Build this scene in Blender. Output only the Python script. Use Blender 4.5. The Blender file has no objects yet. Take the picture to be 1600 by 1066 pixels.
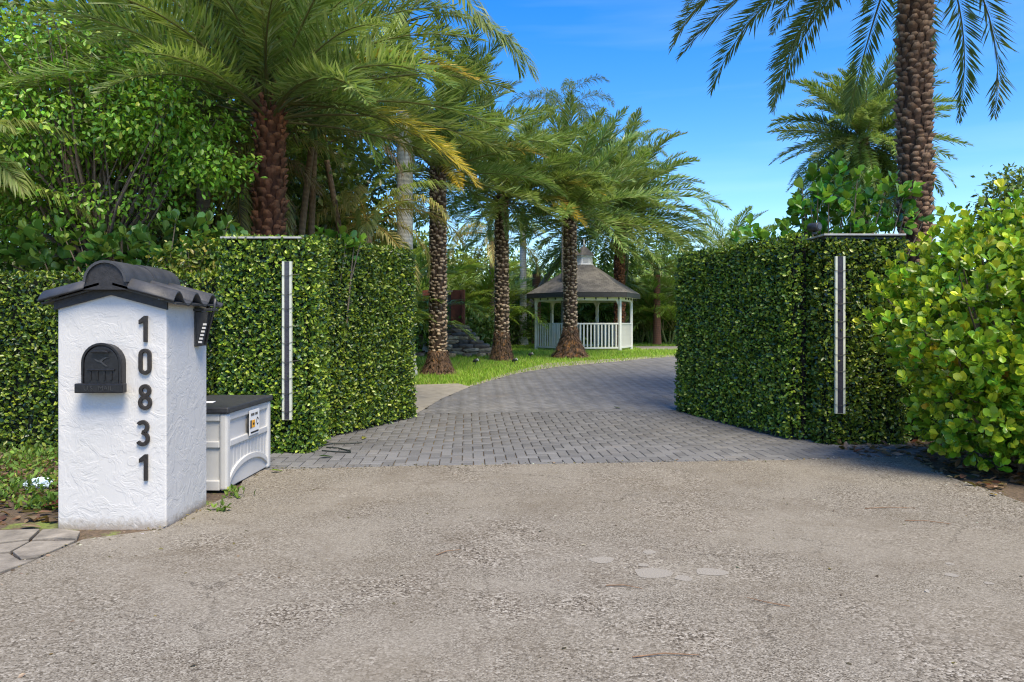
import bpy, bmesh, math, random
import numpy as np
from mathutils import Vector, Matrix
rng = np.random.default_rng(7); random.seed(7)
R = math.radians
sc = bpy.context.scene; COL = sc.collection

# ------------------------------------------------------------------ camera
FPX, HOR, CAMH = 1150.0, 505.0, 1.5            # focal length in photo pixels, horizon row, eye height
cam = bpy.data.cameras.new('camera'); co = bpy.data.objects.new('camera', cam); COL.objects.link(co)
cam.sensor_width = 36; cam.lens = FPX/1600*36; cam.shift_y = -(533-HOR)/1600
cam.clip_end = 2000; cam.clip_start = 0.05
co.location = (0, 0, CAMH); co.rotation_euler = (R(90), 0, 0); sc.camera = co

# ------------------------------------------------------------------ sky and sun
SUN = Vector((0.23, -0.44, 0.86)).normalized()
w = bpy.data.worlds.new('World'); sc.world = w; w.use_nodes = True
nt = w.node_tree; nt.nodes.clear()
sky = nt.nodes.new('ShaderNodeTexSky'); sky.sky_type = 'NISHITA'; sky.sun_disc = False
sky.sun_elevation = math.asin(SUN.z); sky.sun_rotation = math.atan2(SUN.x, SUN.y)
sky.air_density = 1.0; sky.dust_density = 0.6; sky.ozone_density = 2.0
hs = nt.nodes.new('ShaderNodeHueSaturation'); hs.inputs['Saturation'].default_value = 1.48; hs.inputs['Hue'].default_value = 0.510
tc = nt.nodes.new('ShaderNodeTexCoord'); mp = nt.nodes.new('ShaderNodeMapping'); mp.inputs['Scale'].default_value = (1.2, 1.2, 14)
nz = nt.nodes.new('ShaderNodeTexNoise'); nz.inputs['Scale'].default_value = 1.6; nz.inputs['Detail'].default_value = 6
cr = nt.nodes.new('ShaderNodeMapRange'); cr.inputs[1].default_value = 0.5; cr.inputs[2].default_value = 0.8; cr.inputs[4].default_value = 0.05
mx = nt.nodes.new('ShaderNodeMix'); mx.data_type = 'RGBA'; mx.inputs['B'].default_value = (7.5, 8.2, 9.0, 1)
bg = nt.nodes.new('ShaderNodeBackground'); bg.inputs['Strength'].default_value = 0.098
ow = nt.nodes.new('ShaderNodeOutputWorld')
L = nt.links.new
L(sky.outputs[0], hs.inputs['Color']); L(tc.outputs['Generated'], mp.inputs[0]); L(mp.outputs[0], nz.inputs['Vector'])
L(nz.outputs[0], cr.inputs[0]); L(cr.outputs[0], mx.inputs['Factor']); L(hs.outputs[0], mx.inputs['A'])
L(mx.outputs['Result'], bg.inputs[0]); L(bg.outputs[0], ow.inputs[0])
sl = bpy.data.lights.new('sun', 'SUN'); sl.energy = 2.35; sl.angle = R(28); sl.color = (1, 0.87, 0.64)
so = bpy.data.objects.new('sun', sl); COL.objects.link(so); so.rotation_euler = SUN.to_track_quat('Z', 'Y').to_euler()
sc.view_settings.view_transform = 'Standard'; sc.view_settings.look = 'None'
sc.view_settings.exposure = 1.55; sc.view_settings.gamma = 1
sc.render.engine = 'CYCLES'; sc.cycles.use_denoising = True; sc.cycles.filter_width = 1.15; sc.cycles.max_bounces = 7
sc.cycles.diffuse_bounces = 4; sc.cycles.transmission_bounces = 4; sc.cycles.caustics_reflective = False

# ------------------------------------------------------------------ helpers
KN_Y = np.array([-30, 10, 12, 15, 18, 22, 27, 35, 400.]); KN_Z = np.array([0, 0, .05, .17, .29, .40, .46, .5, .5])
def zg(y): return np.interp(y, KN_Y, KN_Z)
def ground_at(px, py):
    d = 12.0
    for _ in range(60): d = 0.5*d + 0.5*(CAMH-float(zg(d)))*FPX/(py-HOR)
    return ((px-800)/FPX*d, d)
def at(px, py, d): return Vector(((px-800)/FPX*d, d, CAMH+(HOR-py)/FPX*d))

def tag(o, label=None, cat=None, group=None, kind=None):
    for k, v in (('label', label), ('category', cat), ('group', group), ('kind', kind)):
        if v: o[k] = v
    return o
def empty(name, loc=(0, 0, 0), rz=0, label=None, cat=None, group=None):
    o = bpy.data.objects.new(name, None); COL.objects.link(o); o.location = loc; o.rotation_euler = (0, 0, rz)
    o.empty_display_size = 0.2
    return tag(o, label, cat, group)
def link(name, me, parent=None, loc=None):
    o = bpy.data.objects.new(name, me); COL.objects.link(o)
    if parent: o.parent = parent
    if loc is not None: o.location = loc
    return o

def np_mesh(name, V, F, mat, tint=None, smooth=False):
    """V (n,3); F (m,k) constant polygon size"""
    me = bpy.data.meshes.new(name); V = np.asarray(V, np.float32); F = np.asarray(F, np.int32)
    me.vertices.add(len(V)); me.vertices.foreach_set('co', V.ravel())
    me.loops.add(F.size); me.loops.foreach_set('vertex_index', F.ravel())
    me.polygons.add(len(F)); me.polygons.foreach_set('loop_start', np.arange(0, F.size, F.shape[1], dtype=np.int32))
    if smooth: me.polygons.foreach_set('use_smooth', np.ones(len(F), bool))
    me.update(calc_edges=True)
    if tint is not None:
        a = me.attributes.new('tint', 'FLOAT_COLOR', 'POINT'); t = np.ones((len(V), 4), np.float32); t[:, :3] = tint
        a.data.foreach_set('color', t.ravel())
    me.materials.append(mat)
    return me

class MB:
    """collects simple shapes into one mesh"""
    def __init__(s): s.v = []; s.f = []; s.t = []
    def add(s, vs, fs, tint=(1, 1, 1), M=None):
        b = len(s.v)
        for p in vs:
            p = Vector(p)
            if M is not None: p = M @ p
            s.v.append(tuple(p)); s.t.append(tint)
        s.f += [tuple(i+b for i in f) for f in fs]; return s
    def box(s, c, d, rz=0, tint=(1, 1, 1), M=None):
        x, y, z = d[0]/2, d[1]/2, d[2]/2
        vs = [(-x, -y, -z), (x, -y, -z), (x, y, -z), (-x, y, -z), (-x, -y, z), (x, -y, z), (x, y, z), (-x, y, z)]
        T = Matrix.Translation(c) @ Matrix.Rotation(rz, 4, 'Z')
        if M is not None: T = M @ T
        return s.add(vs, [(0, 3, 2, 1), (4, 5, 6, 7), (0, 1, 5, 4), (1, 2, 6, 5), (2, 3, 7, 6), (3, 0, 4, 7)], tint, T)
    def tube(s, pts, rad, n=8, tint=(1, 1, 1), cap=True, wob=0.0):
        pts = [Vector(p) for p in pts]; b = len(s.v)
        if not hasattr(rad, '__len__'): rad = [rad]*len(pts)
        for i, p in enumerate(pts):
            t = (pts[min(i+1, len(pts)-1)]-pts[max(i-1, 0)]).normalized()
            a = t.cross(Vector((0, 0, 1)) if abs(t.z) < .9 else Vector((0, 1, 0))).normalized(); c = t.cross(a)
            for k in range(n):
                an = 2*math.pi*k/n; r = rad[i]*(1+wob*(random.random()-.5))
                s.v.append(tuple(p+a*math.cos(an)*r+c*math.sin(an)*r)); s.t.append(tint)
        for i in range(len(pts)-1):
            for k in range(n):
                q = (k+1) % n
                s.f.append((b+i*n+k, b+i*n+q, b+(i+1)*n+q, b+(i+1)*n+k))
        if cap:
            s.f.append(tuple(b+k for k in range(n))[::-1]); e = b+(len(pts)-1)*n; s.f.append(tuple(e+k for k in range(n)))
        return s
    def prism(s, poly, depth, M=None, tint=(1, 1, 1)):
        """poly in local XZ, extruded along local +Y by depth (front face at y=0)"""
        n = len(poly); vs = [(x, 0, z) for x, z in poly]+[(x, depth, z) for x, z in poly]
        fs = [tuple(range(n)), tuple(range(2*n-1, n-1, -1))]+[(i, i+n, (i+1) % n+n, (i+1) % n) for i in range(n)]
        return s.add(vs, fs, tint, M)
    def ribbon(s, path, width, depth, closed=False, M=None, tint=(1, 1, 1)):
        """flat stroke of given width along a path in local XZ, thickness along +Y"""
        P = [Vector((p[0], p[1])) for p in path]; n = len(P); L_, R_ = [], []
        for i in range(n):
            a = P[i-1] if (i > 0 or closed) else P[i]; c = P[(i+1) % n] if (i < n-1 or closed) else P[i]
            t = (c-a).normalized(); nn = Vector((-t.y, t.x))*width/2; L_.append(P[i]+nn); R_.append(P[i]-nn)
        vs = []
        for y in (0, depth): vs += [(q.x, y, q.y) for q in L_]+[(q.x, y, q.y) for q in R_]
        fs = []; m = n if closed else n-1
        for i in range(m):
            j = (i+1) % n
            fs += [(i, j, n+j, n+i), (2*n+i, 3*n+i, 3*n+j, 2*n+j), (i, 2*n+i, 2*n+j, j), (n+i, n+j, 3*n+j, 3*n+i)]
        if not closed: fs += [(0, n, 3*n, 2*n), (n-1, 3*n-1, 4*n-1, 2*n-1)]
        return s.add(vs, fs, tint, M)
    def lathe(s, prof, n=16, M=None, tint=(1, 1, 1)):
        vs = []; fs = []
        for r, z in prof:
            for k in range(n): vs.append((r*math.cos(2*math.pi*k/n), r*math.sin(2*math.pi*k/n), z))
        for i in range(len(prof)-1):
            for k in range(n): q = (k+1) % n; fs.append((i*n+k, i*n+q, (i+1)*n+q, (i+1)*n+k))
        fs.append(tuple(range(n))[::-1]); fs.append(tuple((len(prof)-1)*n+k for k in range(n)))
        return s.add(vs, fs, tint, M)
    def mesh(s, name, mat, smooth=False):
        me = bpy.data.meshes.new(name); me.from_pydata(s.v, [], s.f)
        a = me.attributes.new('tint', 'FLOAT_COLOR', 'POINT')
        a.data.foreach_set('color', np.c_[np.array(s.t, np.float32).reshape(-1, 3), np.ones(len(s.v), np.float32)].ravel())
        bm = bmesh.new(); bm.from_mesh(me); bmesh.ops.recalc_face_normals(bm, faces=bm.faces); bm.to_mesh(me); bm.free()
        if smooth: me.polygons.foreach_set('use_smooth', np.ones(len(me.polygons), bool))
        me.materials.append(mat); return me
    def build(s, name, mat, parent=None, smooth=False, bevel=0, loc=None):
        o = link(name, s.mesh(name, mat, smooth), parent, loc)
        if bevel:
            m = o.modifiers.new('bevel', 'BEVEL'); m.width = bevel; m.segments = 2; m.limit_method = 'ANGLE'; m.angle_limit = R(40)
        return o

# ------------------------------------------------------------------ materials
def newmat(name):
    m = bpy.data.materials.new(name); m.use_nodes = True; n = m.node_tree.nodes; n.clear()
    o = n.new('ShaderNodeOutputMaterial'); p = n.new('ShaderNodeBsdfPrincipled')
    m.node_tree.links.new(p.outputs[0], o.inputs[0]); return m, m.node_tree, p, o
def nd(t, typ, **kw):
    n = t.nodes.new('ShaderNode'+typ)
    for k, v in kw.items():
        if k in n.inputs: n.inputs[k].default_value = v
        else: setattr(n, k, v)
    return n
def ramp(t, stops):
    n = t.nodes.new('ShaderNodeValToRGB'); e = n.color_ramp.elements
    while len(e) < len(stops): e.new(0.5)
    for el, (p, c) in zip(e, stops): el.position = p; el.color = (*c, 1)
    return n
def noise(t, scale, detail=4, rough=.5, vec=None, dist=0):
    n = nd(t, 'TexNoise', Scale=scale, Detail=detail, Roughness=rough, Distortion=dist)
    if vec is not None: t.links.new(vec, n.inputs['Vector'])
    return n
def geo_pos(t): return t.nodes.new('ShaderNodeNewGeometry').outputs['Position']
def objc(t): return t.nodes.new('ShaderNodeTexCoord').outputs['Object']
def mixc(t, fac, a, b, typ='MIX'):
    n = t.nodes.new('ShaderNodeMix'); n.data_type = 'RGBA'; n.blend_type = typ
    for key, val in (('Factor', fac), ('A', a), ('B', b)):
        if hasattr(val, 'links'): t.links.new(val, n.inputs[key])
        elif key == 'Factor': n.inputs[key].default_value = val
        else: n.inputs[key].default_value = (*val, 1)
    return n.outputs['Result']
def bump(t, p, h, strength=.4, dist=.01):
    b = nd(t, 'Bump', Strength=strength, Distance=dist); t.links.new(h, b.inputs['Height']); t.links.new(b.outputs[0], p.inputs['Normal'])
def mapr(t, v, a, b, c, d):
    n = t.nodes.new('ShaderNodeMapRange'); t.links.new(v, n.inputs[0])
    for i, x in enumerate((a, b, c, d)): n.inputs[i+1].default_value = x
    return n.outputs[0]

def leafmat(name, rough=.42, trans=.3, gain=1.0, spec=.5):
    m, t, p, o = newmat(name)
    a = nd(t, 'Attribute', attribute_name='tint'); oi = t.nodes.new('ShaderNodeObjectInfo')
    h = nd(t, 'HueSaturation'); t.links.new(a.outputs['Color'], h.inputs['Color'])
    t.links.new(mapr(t, oi.outputs['Random'], 0, 1, .78*gain, 1.18*gain), h.inputs['Value'])
    t.links.new(mapr(t, oi.outputs['Random'], 0, 1, .485, .51), h.inputs['Hue'])
    t.links.new(h.outputs[0], p.inputs['Base Color']); p.inputs['Roughness'].default_value = rough
    p.inputs['Specular IOR Level'].default_value = spec
    tr = t.nodes.new('ShaderNodeBsdfTranslucent'); t.links.new(mixc(t, .35, h.outputs[0], (.30, .38, .03)), tr.inputs[0])
    mx = t.nodes.new('ShaderNodeMixShader'); mx.inputs[0].default_value = trans
    t.links.new(p.outputs[0], mx.inputs[1]); t.links.new(tr.outputs[0], mx.inputs[2]); t.links.new(mx.outputs[0], o.inputs[0])
    return m
def plain(name, c, rough=.5, metal=0, nscale=0, namt=.15, bstr=0, bscale=60, spec=.5):
    m, t, p, o = newmat(name); p.inputs['Roughness'].default_value = rough; p.inputs['Metallic'].default_value = metal
    p.inputs['Specular IOR Level'].default_value = spec
    if nscale:
        n = noise(t, nscale, 5, .6, objc(t)); c2 = tuple(x*(1-namt) for x in c); c1 = tuple(min(1, x*(1+namt)) for x in c)
        r = ramp(t, [(.3, c2), (.7, c1)]); t.links.new(n.outputs[0], r.inputs[0]); t.links.new(r.outputs[0], p.inputs['Base Color'])
    else: p.inputs['Base Color'].default_value = (*c, 1)
    if bstr: bump(t, p, noise(t, bscale, 5, .6, objc(t)).outputs[0], bstr, .01)
    return m
def tintmat(name, rough=.8, nscale=30, namt=.3, bstr=.4):
    m, t, p, o = newmat(name); p.inputs['Roughness'].default_value = rough
    a = nd(t, 'Attribute', attribute_name='tint'); n = noise(t, nscale, 5, .6, objc(t))
    r = ramp(t, [(.25, (1-namt,)*3), (.75, (1+namt,)*3)]); t.links.new(n.outputs[0], r.inputs[0])
    t.links.new(mixc(t, 1.0, a.outputs['Color'], r.outputs[0], 'MULTIPLY'), p.inputs['Base Color'])
    if bstr: bump(t, p, n.outputs[0], bstr, .02)
    return m

M = {}
M['leaf'] = leafmat('leaf'); M['ivy'] = leafmat('ivy', .32, .24); M['clusia'] = leafmat('clusia', .30, .28)
M['frond'] = leafmat('frond', .42, .40); M['grass'] = leafmat('grass', .6, .35); M['darkleaf'] = leafmat('darkleaf', .36, .32)
M['bark'] = tintmat('bark', .9, 25, .35, .6); M['boot'] = tintmat('boot', .9, 40, .4, .5)
M['white_metal'] = plain('white_metal', (.64, .64, .62), .4, 0, 6, .06)
M['white_plastic'] = plain('white_plastic', (.57, .565, .55), .38, 0, 5, .05)
M['black_plastic'] = plain('black_plastic', (.028, .029, .031), .42, 0, 20, .3)
M['black_metal'] = plain('black_metal', (.018, .018, .02), .38, .3, 40, .35, .1, 90)
M['lid'] = plain('lid', (.035, .036, .04), .5, 0, 25, .3, .15, 200)
M['digit'] = plain('digit', (.020, .016, .013), .5, 0, 40, .5)
M['core'] = plain('core', (.006, .012, .006), .9)
M['cream'] = plain('cream', (.55, .58, .48), .5, 0, 10, .1)
M['cap'] = plain('cap', (.36, .36, .355), .5, 0, 12, .25)
M['strip'] = plain('strip', (.045, .045, .06), .25, 0, 30, .3)
M['wire'] = plain('wire', (.012, .02, .016), .5)
M['tile'] = plain('tile', (.045, .046, .05), .55, 0, 9, .35, .25, 60)
M['tile_dark'] = plain('tile_dark', (.020, .019, .020), .6, 0, 25, .5, .4, 50)
M['mortar'] = plain('mortar', (.35, .30, .24), .9, 0, 30, .4, .6, 60)
M['redwood'] = plain('redwood', (.20, .075, .05), .7, 0, 12, .25)
M['rock'] = tintmat('rock', .8, 6, .45, .9)
M['corten'] = plain('corten', (.20, .062, .036), .75, .1, 4, .5, .3, 25)
M['slate'] = plain('slate', (.05, .05, .055), .35, 0, 8, .4)
M['waterfall'] = plain('waterfall', (.55, .6, .62), .15, 0, 20, .3)
M['plastic_bag'] = plain('plastic_bag', (.55, .68, .80), .3, 0, 8, .2)
M['paper'] = plain('paper', (.75, .75, .74), .6)
M['amber'] = plain('amber', (.75, .36, .02), .5); M['ink'] = plain('ink', (.02, .02, .02), .6)
M['concrete'] = plain('concrete', (.27, .25, .21), .85, 0, 5, .22, .3, 80)
M['flagstone'] = plain('flagstone', (.20, .18, .15), .9, 0, 7, .45, .5, 40)
M['patch'] = plain('patch', (.245, .226, .193), .9, 0, 120, .35, .3, 150)

def mk_asphalt():
    m, t, p, o = newmat('asphalt'); g = geo_pos(t)
    def cells(sc_, stops):
        v = nd(t, 'TexVoronoi', Scale=sc_, Randomness=1.0); t.links.new(g, v.inputs['Vector']); sep = nd(t, 'SeparateColor'); t.links.new(v.outputs['Color'], sep.inputs[0])
        return v, ramp_of(t, sep.outputs[0], stops)
    v, c1 = cells(92.0, [(0, (.035, .029, .023)), (.22, (.105, .09, .073)), (.45, (.23, .205, .172)), (.8, (.325, .298, .255)), (1, (.52, .49, .44))])
    v2, c2 = cells(150.0, [(0, (.045, .038, .030)), (.26, (.15, .133, .11)), (.7, (.30, .275, .235)), (1, (.45, .425, .375))])
    sel = noise(t, 1.1, 5, .6, g, .3); c = mixc(t, mapr(t, sel.outputs[0], .40, .60, 0, 1), c1, c2)
    big = noise(t, .62, 8, .66, g, .8); worn = mapr(t, big.outputs[0], .47, .60, 0, .45)       # worn smooth patches
    c = mixc(t, worn, c, (.305, .282, .243))
    d = noise(t, 1.35, 8, .70, g, .5); c = mixc(t, mapr(t, d.outputs[0], .50, .70, 0, .5), c, (.125, .10, .072))   # dark weathering
    d2 = noise(t, .35, 4, .55, g); c = mixc(t, mapr(t, d2.outputs[0], .38, .66, .28, 0), c, (.23, .195, .14))
    cv = nd(t, 'TexVoronoi', Scale=.55, feature='DISTANCE_TO_EDGE'); wv = noise(t, 3.5, 6, .7, g); vm = nd(t, 'VectorMath', operation='MULTIPLY_ADD'); t.links.new(wv.outputs[1], vm.inputs[0]); vm.inputs[1].default_value = (.35, .35, .35); t.links.new(g, vm.inputs[2]); t.links.new(vm.outputs[0], cv.inputs['Vector'])
    ck = noise(t, .9, 3, .5, g); cm = nd(t, 'Math', operation='MULTIPLY'); t.links.new(mapr(t, cv.outputs['Distance'], 0, .005, .75, 0), cm.inputs[0]); t.links.new(mapr(t, ck.outputs[0], .5, .6, 0, 1), cm.inputs[1])
    c = mixc(t, cm.outputs[0], c, (.06, .05, .04))                                                   # hairline cracks
    f_ = noise(t, 14, 4, .6, g); c = mixc(t, mapr(t, f_.outputs[0], .62, .74, 0, .25), c, (.46, .43, .38))
    f2 = noise(t, 22, 4, .6, g); c = mixc(t, mapr(t, f2.outputs[0], .64, .74, 0, .6), c, (.06, .048, .036))
    c = mixc(t, 1, c, (.80, .80, .785), 'MULTIPLY')
    t.links.new(c, p.inputs['Base Color']); p.inputs['Roughness'].default_value = .92; p.inputs['Specular IOR Level'].default_value = .2
    hm = nd(t, 'Math', operation='MULTIPLY'); t.links.new(v.outputs['Distance'], hm.inputs[0]); t.links.new(mapr(t, worn, 0, .6, -1, -.2), hm.inputs[1])
    bump(t, p, hm.outputs[0], .6, .007)
    return m
def ramp_of(t, v, stops): r = ramp(t, stops); t.links.new(v, r.inputs[0]); return r.outputs[0]
M['asphalt'] = mk_asphalt()
def mk_paver():
    m, t, p, o = newmat('paver'); g = geo_pos(t); oi = t.nodes.new('ShaderNodeObjectInfo')
    a = nd(t, 'Attribute', attribute_name='tint')
    n = noise(t, 90, 5, .65, g); c = ramp_of(t, n.outputs[0], [(.28, (.085, .086, .087)), (.72, (.165, .165, .164))])
    n2 = noise(t, .5, 5, .6, g); c = mixc(t, mapr(t, n2.outputs[0], .35, .7, 0, .45), c, (.20, .20, .20))
    n3 = noise(t, 2.3, 4, .6, g); c = mixc(t, mapr(t, n3.outputs[0], .55, .75, 0, .4), c, (.17, .15, .125))
    c = mixc(t, 1, c, a.outputs['Color'], 'MULTIPLY')
    h = nd(t, 'HueSaturation'); t.links.new(c, h.inputs['Color']); t.links.new(mapr(t, oi.outputs['Random'], 0, 1, .80, 1.18), h.inputs['Value'])
    t.links.new(h.outputs[0], p.inputs['Base Color']); p.inputs['Roughness'].default_value = .78; p.inputs['Specular IOR Level'].default_value = .35
    bump(t, p, n.outputs[0], .25, .004); return m
M['paver'] = mk_paver()
def mk_bed():
    m, t, p, o = newmat('joint_sand'); g = geo_pos(t); n = noise(t, 1.3, 5, .6, g)
    t.links.new(ramp_of(t, n.outputs[0], [(.40, (.020, .018, .016)), (.56, (.15, .10, .05)), (.75, (.11, .12, .03))]), p.inputs['Base Color'])
    p.inputs['Roughness'].default_value = .95; return m
M['bed'] = mk_bed()
def mk_stucco():
    m, t, p, o = newmat('stucco'); g = objc(t)
    n1 = noise(t, 6.5, 3, .55, g, 1.6); n2 = noise(t, 60, 4, .6, g)
    r1 = ramp_of(t, n1.outputs[0], [(.40, (0, 0, 0)), (.52, (.65,)*3), (.56, (.45,)*3), (.70, (1, 1, 1))])
    sx = nd(t, 'SeparateXYZ'); t.links.new(g, sx.inputs[0]); dn = noise(t, 22, 6, .7, g); ad = nd(t, 'Math', operation='MULTIPLY_ADD'); t.links.new(dn.outputs[0], ad.inputs[0]); ad.inputs[1].default_value = -.16; t.links.new(sx.outputs['Z'], ad.inputs[2])
    mpv = nd(t, 'Mapping'); mpv.inputs['Scale'].default_value = (9, 9, .8); t.links.new(g, mpv.inputs[0]); st = noise(t, 1.6, 5, .65, mpv.outputs[0])
    base = ramp_of(t, noise(t, 2, 5, .6, g).outputs[0], [(.3, (.53, .525, .51)), (.7, (.59, .58, .565))])
    base = mixc(t, mapr(t, st.outputs[0], .58, .78, 0, .22), base, (.45, .43, .38))                 # faint rain streaks
    t.links.new(mixc(t, mapr(t, ad.outputs[0], -.06, .01, .75, 0), base, (.27, .22, .16)), p.inputs['Base Color'])   # splashed soil at the foot
    p.inputs['Roughness'].default_value = .7
    ma = nd(t, 'Math', operation='MULTIPLY_ADD'); t.links.new(n2.outputs[0], ma.inputs[0]); ma.inputs[1].default_value = .25; t.links.new(r1, ma.inputs[2])
    bump(t, p, ma.outputs[0], .42, .006); return m
M['stucco'] = mk_stucco()
def mk_ground():
    m, t, p, o = newmat('lawn_soil'); g = geo_pos(t)
    n = noise(t, 1.2, 6, .65, g); n2 = noise(t, 25, 5, .7, g)
    c1 = ramp_of(t, n2.outputs[0], [(.3, (.12, .21, .02)), (.7, (.26, .38, .045))]); c2 = ramp_of(t, n2.outputs[0], [(.3, (.045, .032, .020)), (.7, (.16, .115, .075))])
    sx = nd(t, 'SeparateXYZ'); t.links.new(g, sx.inputs[0])
    near = mapr(t, sx.outputs['Y'], 10, 14, .62, .30)                 # bare earth by the street, lawn behind the gate
    ma = nd(t, 'Math', operation='SUBTRACT'); t.links.new(n.outputs[0], ma.inputs[0]); t.links.new(near, ma.inputs[1])
    t.links.new(mixc(t, mapr(t, ma.outputs[0], -.06, .06, 0, 1), c2, c1), p.inputs['Base Color']); p.inputs['Roughness'].default_value = .95
    bump(t, p, n2.outputs[0], .6, .03); return m
M['ground'] = mk_ground()
def mk_shingle():
    m, t, p, o = newmat('shingle'); u = nd(t, 'UVMap') ; b = nd(t, 'TexBrick', Scale=1.0); b.offset = .5
    for k, v in (('Color1', (.095, .092, .086, 1)), ('Color2', (.05, .049, .046, 1)), ('Mortar', (.03, .028, .025, 1)), ('Mortar Size', .008), ('Brick Width', .16), ('Row Height', .11), ('Bias', 0.0)): b.inputs[k].default_value = v
    t.links.new(u.outputs[0], b.inputs[0]); n = noise(t, 3, 5, .6, objc(t))
    t.links.new(mixc(t, mapr(t, n.outputs[0], .4, .7, 0, .5), b.outputs[0], (.17, .16, .145)), p.inputs['Base Color']); p.inputs['Roughness'].default_value = .9
    return m
M['shingle'] = mk_shingle()
def mk_water():
    m, t, p, o = newmat('pond_water'); p.inputs['Base Color'].default_value = (.02, .028, .022, 1); p.inputs['Roughness'].default_value = .06
    bump(t, p, noise(t, 14, 3, .5, geo_pos(t)).outputs[0], .3, .02); return m
M['water'] = mk_water()

# ------------------------------------------------------------------ leaf builders
T_DIA = (np.array([(0, 0, 0), (.42, .5, .12), (1, 0, -.06), (.42, -.5, .12)]), np.array([(0, 2, 1), (0, 3, 2)]))
T_OVAL = (np.array([(0, 0, 0), (.30, .40, .10), (.68, .46, .13), (1, 0, -.10), (.68, -.46, .13), (.30, -.40, .10)]),
          np.array([(0, 2, 1), (0, 3, 2), (0, 4, 3), (0, 5, 4)]))
T_OBO = (np.array([(0, 0, 0), (.30, .24, .06), (.60, .46, .10), (.86, .33, .07), (1.02, 0, .0), (.86, -.33, .07), (.60, -.46, .10), (.30, -.24, .06), (.6, 0, -.02)]),
         np.array([(0, 8, 1), (1, 8, 2), (2, 8, 3), (3, 8, 4), (4, 8, 5), (5, 8, 6), (6, 8, 7), (7, 8, 0)]))
def unit(a): return a/np.maximum(np.linalg.norm(a, axis=-1, keepdims=True), 1e-6)
def leaves(name, T, P, A, N, Ln, Wd, C, mat, smooth=False):
    tv, tf = T; n = len(P); A = unit(A); S = unit(np.cross(N, A)); N2 = np.cross(A, S)
    Ln = np.broadcast_to(Ln, n)[:, None, None]; Wd = np.broadcast_to(Wd, n)[:, None, None]
    V = P[:, None, :]+tv[None, :, 0:1]*Ln*A[:, None, :]+tv[None, :, 1:2]*Wd*S[:, None, :]+tv[None, :, 2:3]*Wd*N2[:, None, :]
    F = (tf[None]+(np.arange(n)*len(tv))[:, None, None]).reshape(-1, 3)
    return np_mesh(name, V.reshape(-1, 3), F, mat, np.repeat(C, len(tv), 0), smooth)
def rnd_unit(n): return unit(rng.normal(size=(n, 3)))
def palette(n, cols, wts, jit=.18):
    c = np.array(cols)[rng.choice(len(cols), n, p=np.array(wts)/sum(wts))]
    return np.clip(c*(1+jit*rng.normal(size=(n, 1)))*(1+.06*rng.normal(size=(n, 3))), .004, .8)

# ---- palm fronds: arching rachis with two rows of leaflets, drooping under gravity
def frond_mesh(name, Lr, e0, bend, n, ll, lw, fwd=(62, 28), vee=18, droop=.15, cols=((.08, .125, .035),), tip=None, ruffle=.12, start=.16, rach=(.20, .20, .07), thick=.022):
    V = []; F = []; C = []; m = 25; pts = [np.zeros(3)]; tang = []
    side = rng.normal()*.10
    for i in range(m):
        s = i/(m-1); e = R(e0-bend*s**1.25); t = np.array([math.cos(e), side*s, math.sin(e)]); t /= np.linalg.norm(t); tang.append(t)
        if i: pts.append(pts[-1]+t*Lr/(m-1))
    pts = np.array(pts); tang = np.array(tang)
    for i in range(0, m, 2):                       # rachis: triangular section
        s = i/(m-1); r = thick*(1-.85*s)*Lr/3.2; t = tang[i]; sd = np.array([-t[1], t[0], 0]); sd /= np.linalg.norm(sd); up = np.cross(t, sd)
        V += [pts[i]+sd*r, pts[i]-sd*r, pts[i]-up*r*1.2]; C += [rach]*3
    k = (m+1)//2
    for i in range(k-1):
        b = 3*i
        for q in range(3): q2 = (q+1) % 3; F += [(b+q, b+q2, b+3+q2), (b+q, b+3+q2, b+3+q)]
    for j in range(n):
        s = start+(1-start)*(j+.5)/n
        x = s*(m-1); i = min(int(x), m-2); p = pts[i]+(pts[i+1]-pts[i])*(x-i); t = tang[i]
        sd0 = np.array([-t[1], t[0], 0]); sd0 /= np.linalg.norm(sd0); up = np.cross(t, sd0); up = up if up[2] > 0 or abs(up[2]) < .2 else up
        u = (s-start)/(1-start); prof = (.45+.55*math.sin(math.pi*min(1, u*.75+.18)))*(1 if u < .8 else 1-.5*(u-.8)/.2)
        f = R(fwd[0]+(fwd[1]-fwd[0])*u)
        for sg in (-1, 1):
            v = R(vee+rng.normal()*ruffle*100); fj = f+rng.normal()*ruffle*.5
            d = math.cos(fj)*t+math.sin(fj)*(math.cos(v)*sg*sd0+math.sin(v)*up); d /= np.linalg.norm(d)
            l = ll*prof*(1+.12*rng.normal()); g = np.array([0, 0, -1.])
            d2 = d+g*droop*1.6; d2 /= np.linalg.norm(d2); mid = p+d*l*.5; tp = mid+d2*l*.5
            wv = np.cross(d, up+.6*rng.normal(size=3)*ruffle*3); wv /= max(np.linalg.norm(wv), 1e-4); wv *= lw*.5*(.6+.4*prof)
            b = len(V); V += [p, mid+wv, mid-wv, tp]; F += [(b, b+2, b+1), (b+1, b+2, b+3)]
            c = np.array(cols[rng.integers(len(cols))])*(1+.16*rng.normal())
            c2 = c
            if tip is not None and u > .35: c2 = np.array(tip)*(1+.15*rng.normal()); c = c*(1-.5*u)+c2*.5*u
            C += [tuple(np.clip(q, .003, .9)) for q in (c, c, c, c2)]
    return np_mesh(name, np.array(V), np.array(F), M['frond'], np.array(C))
ELEV = [82, 62, 42, 22, 2, -20, -42]
GRN = ((.165, .265, .055), (.205, .305, .085), (.115, .20, .04), (.29, .37, .13))
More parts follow.
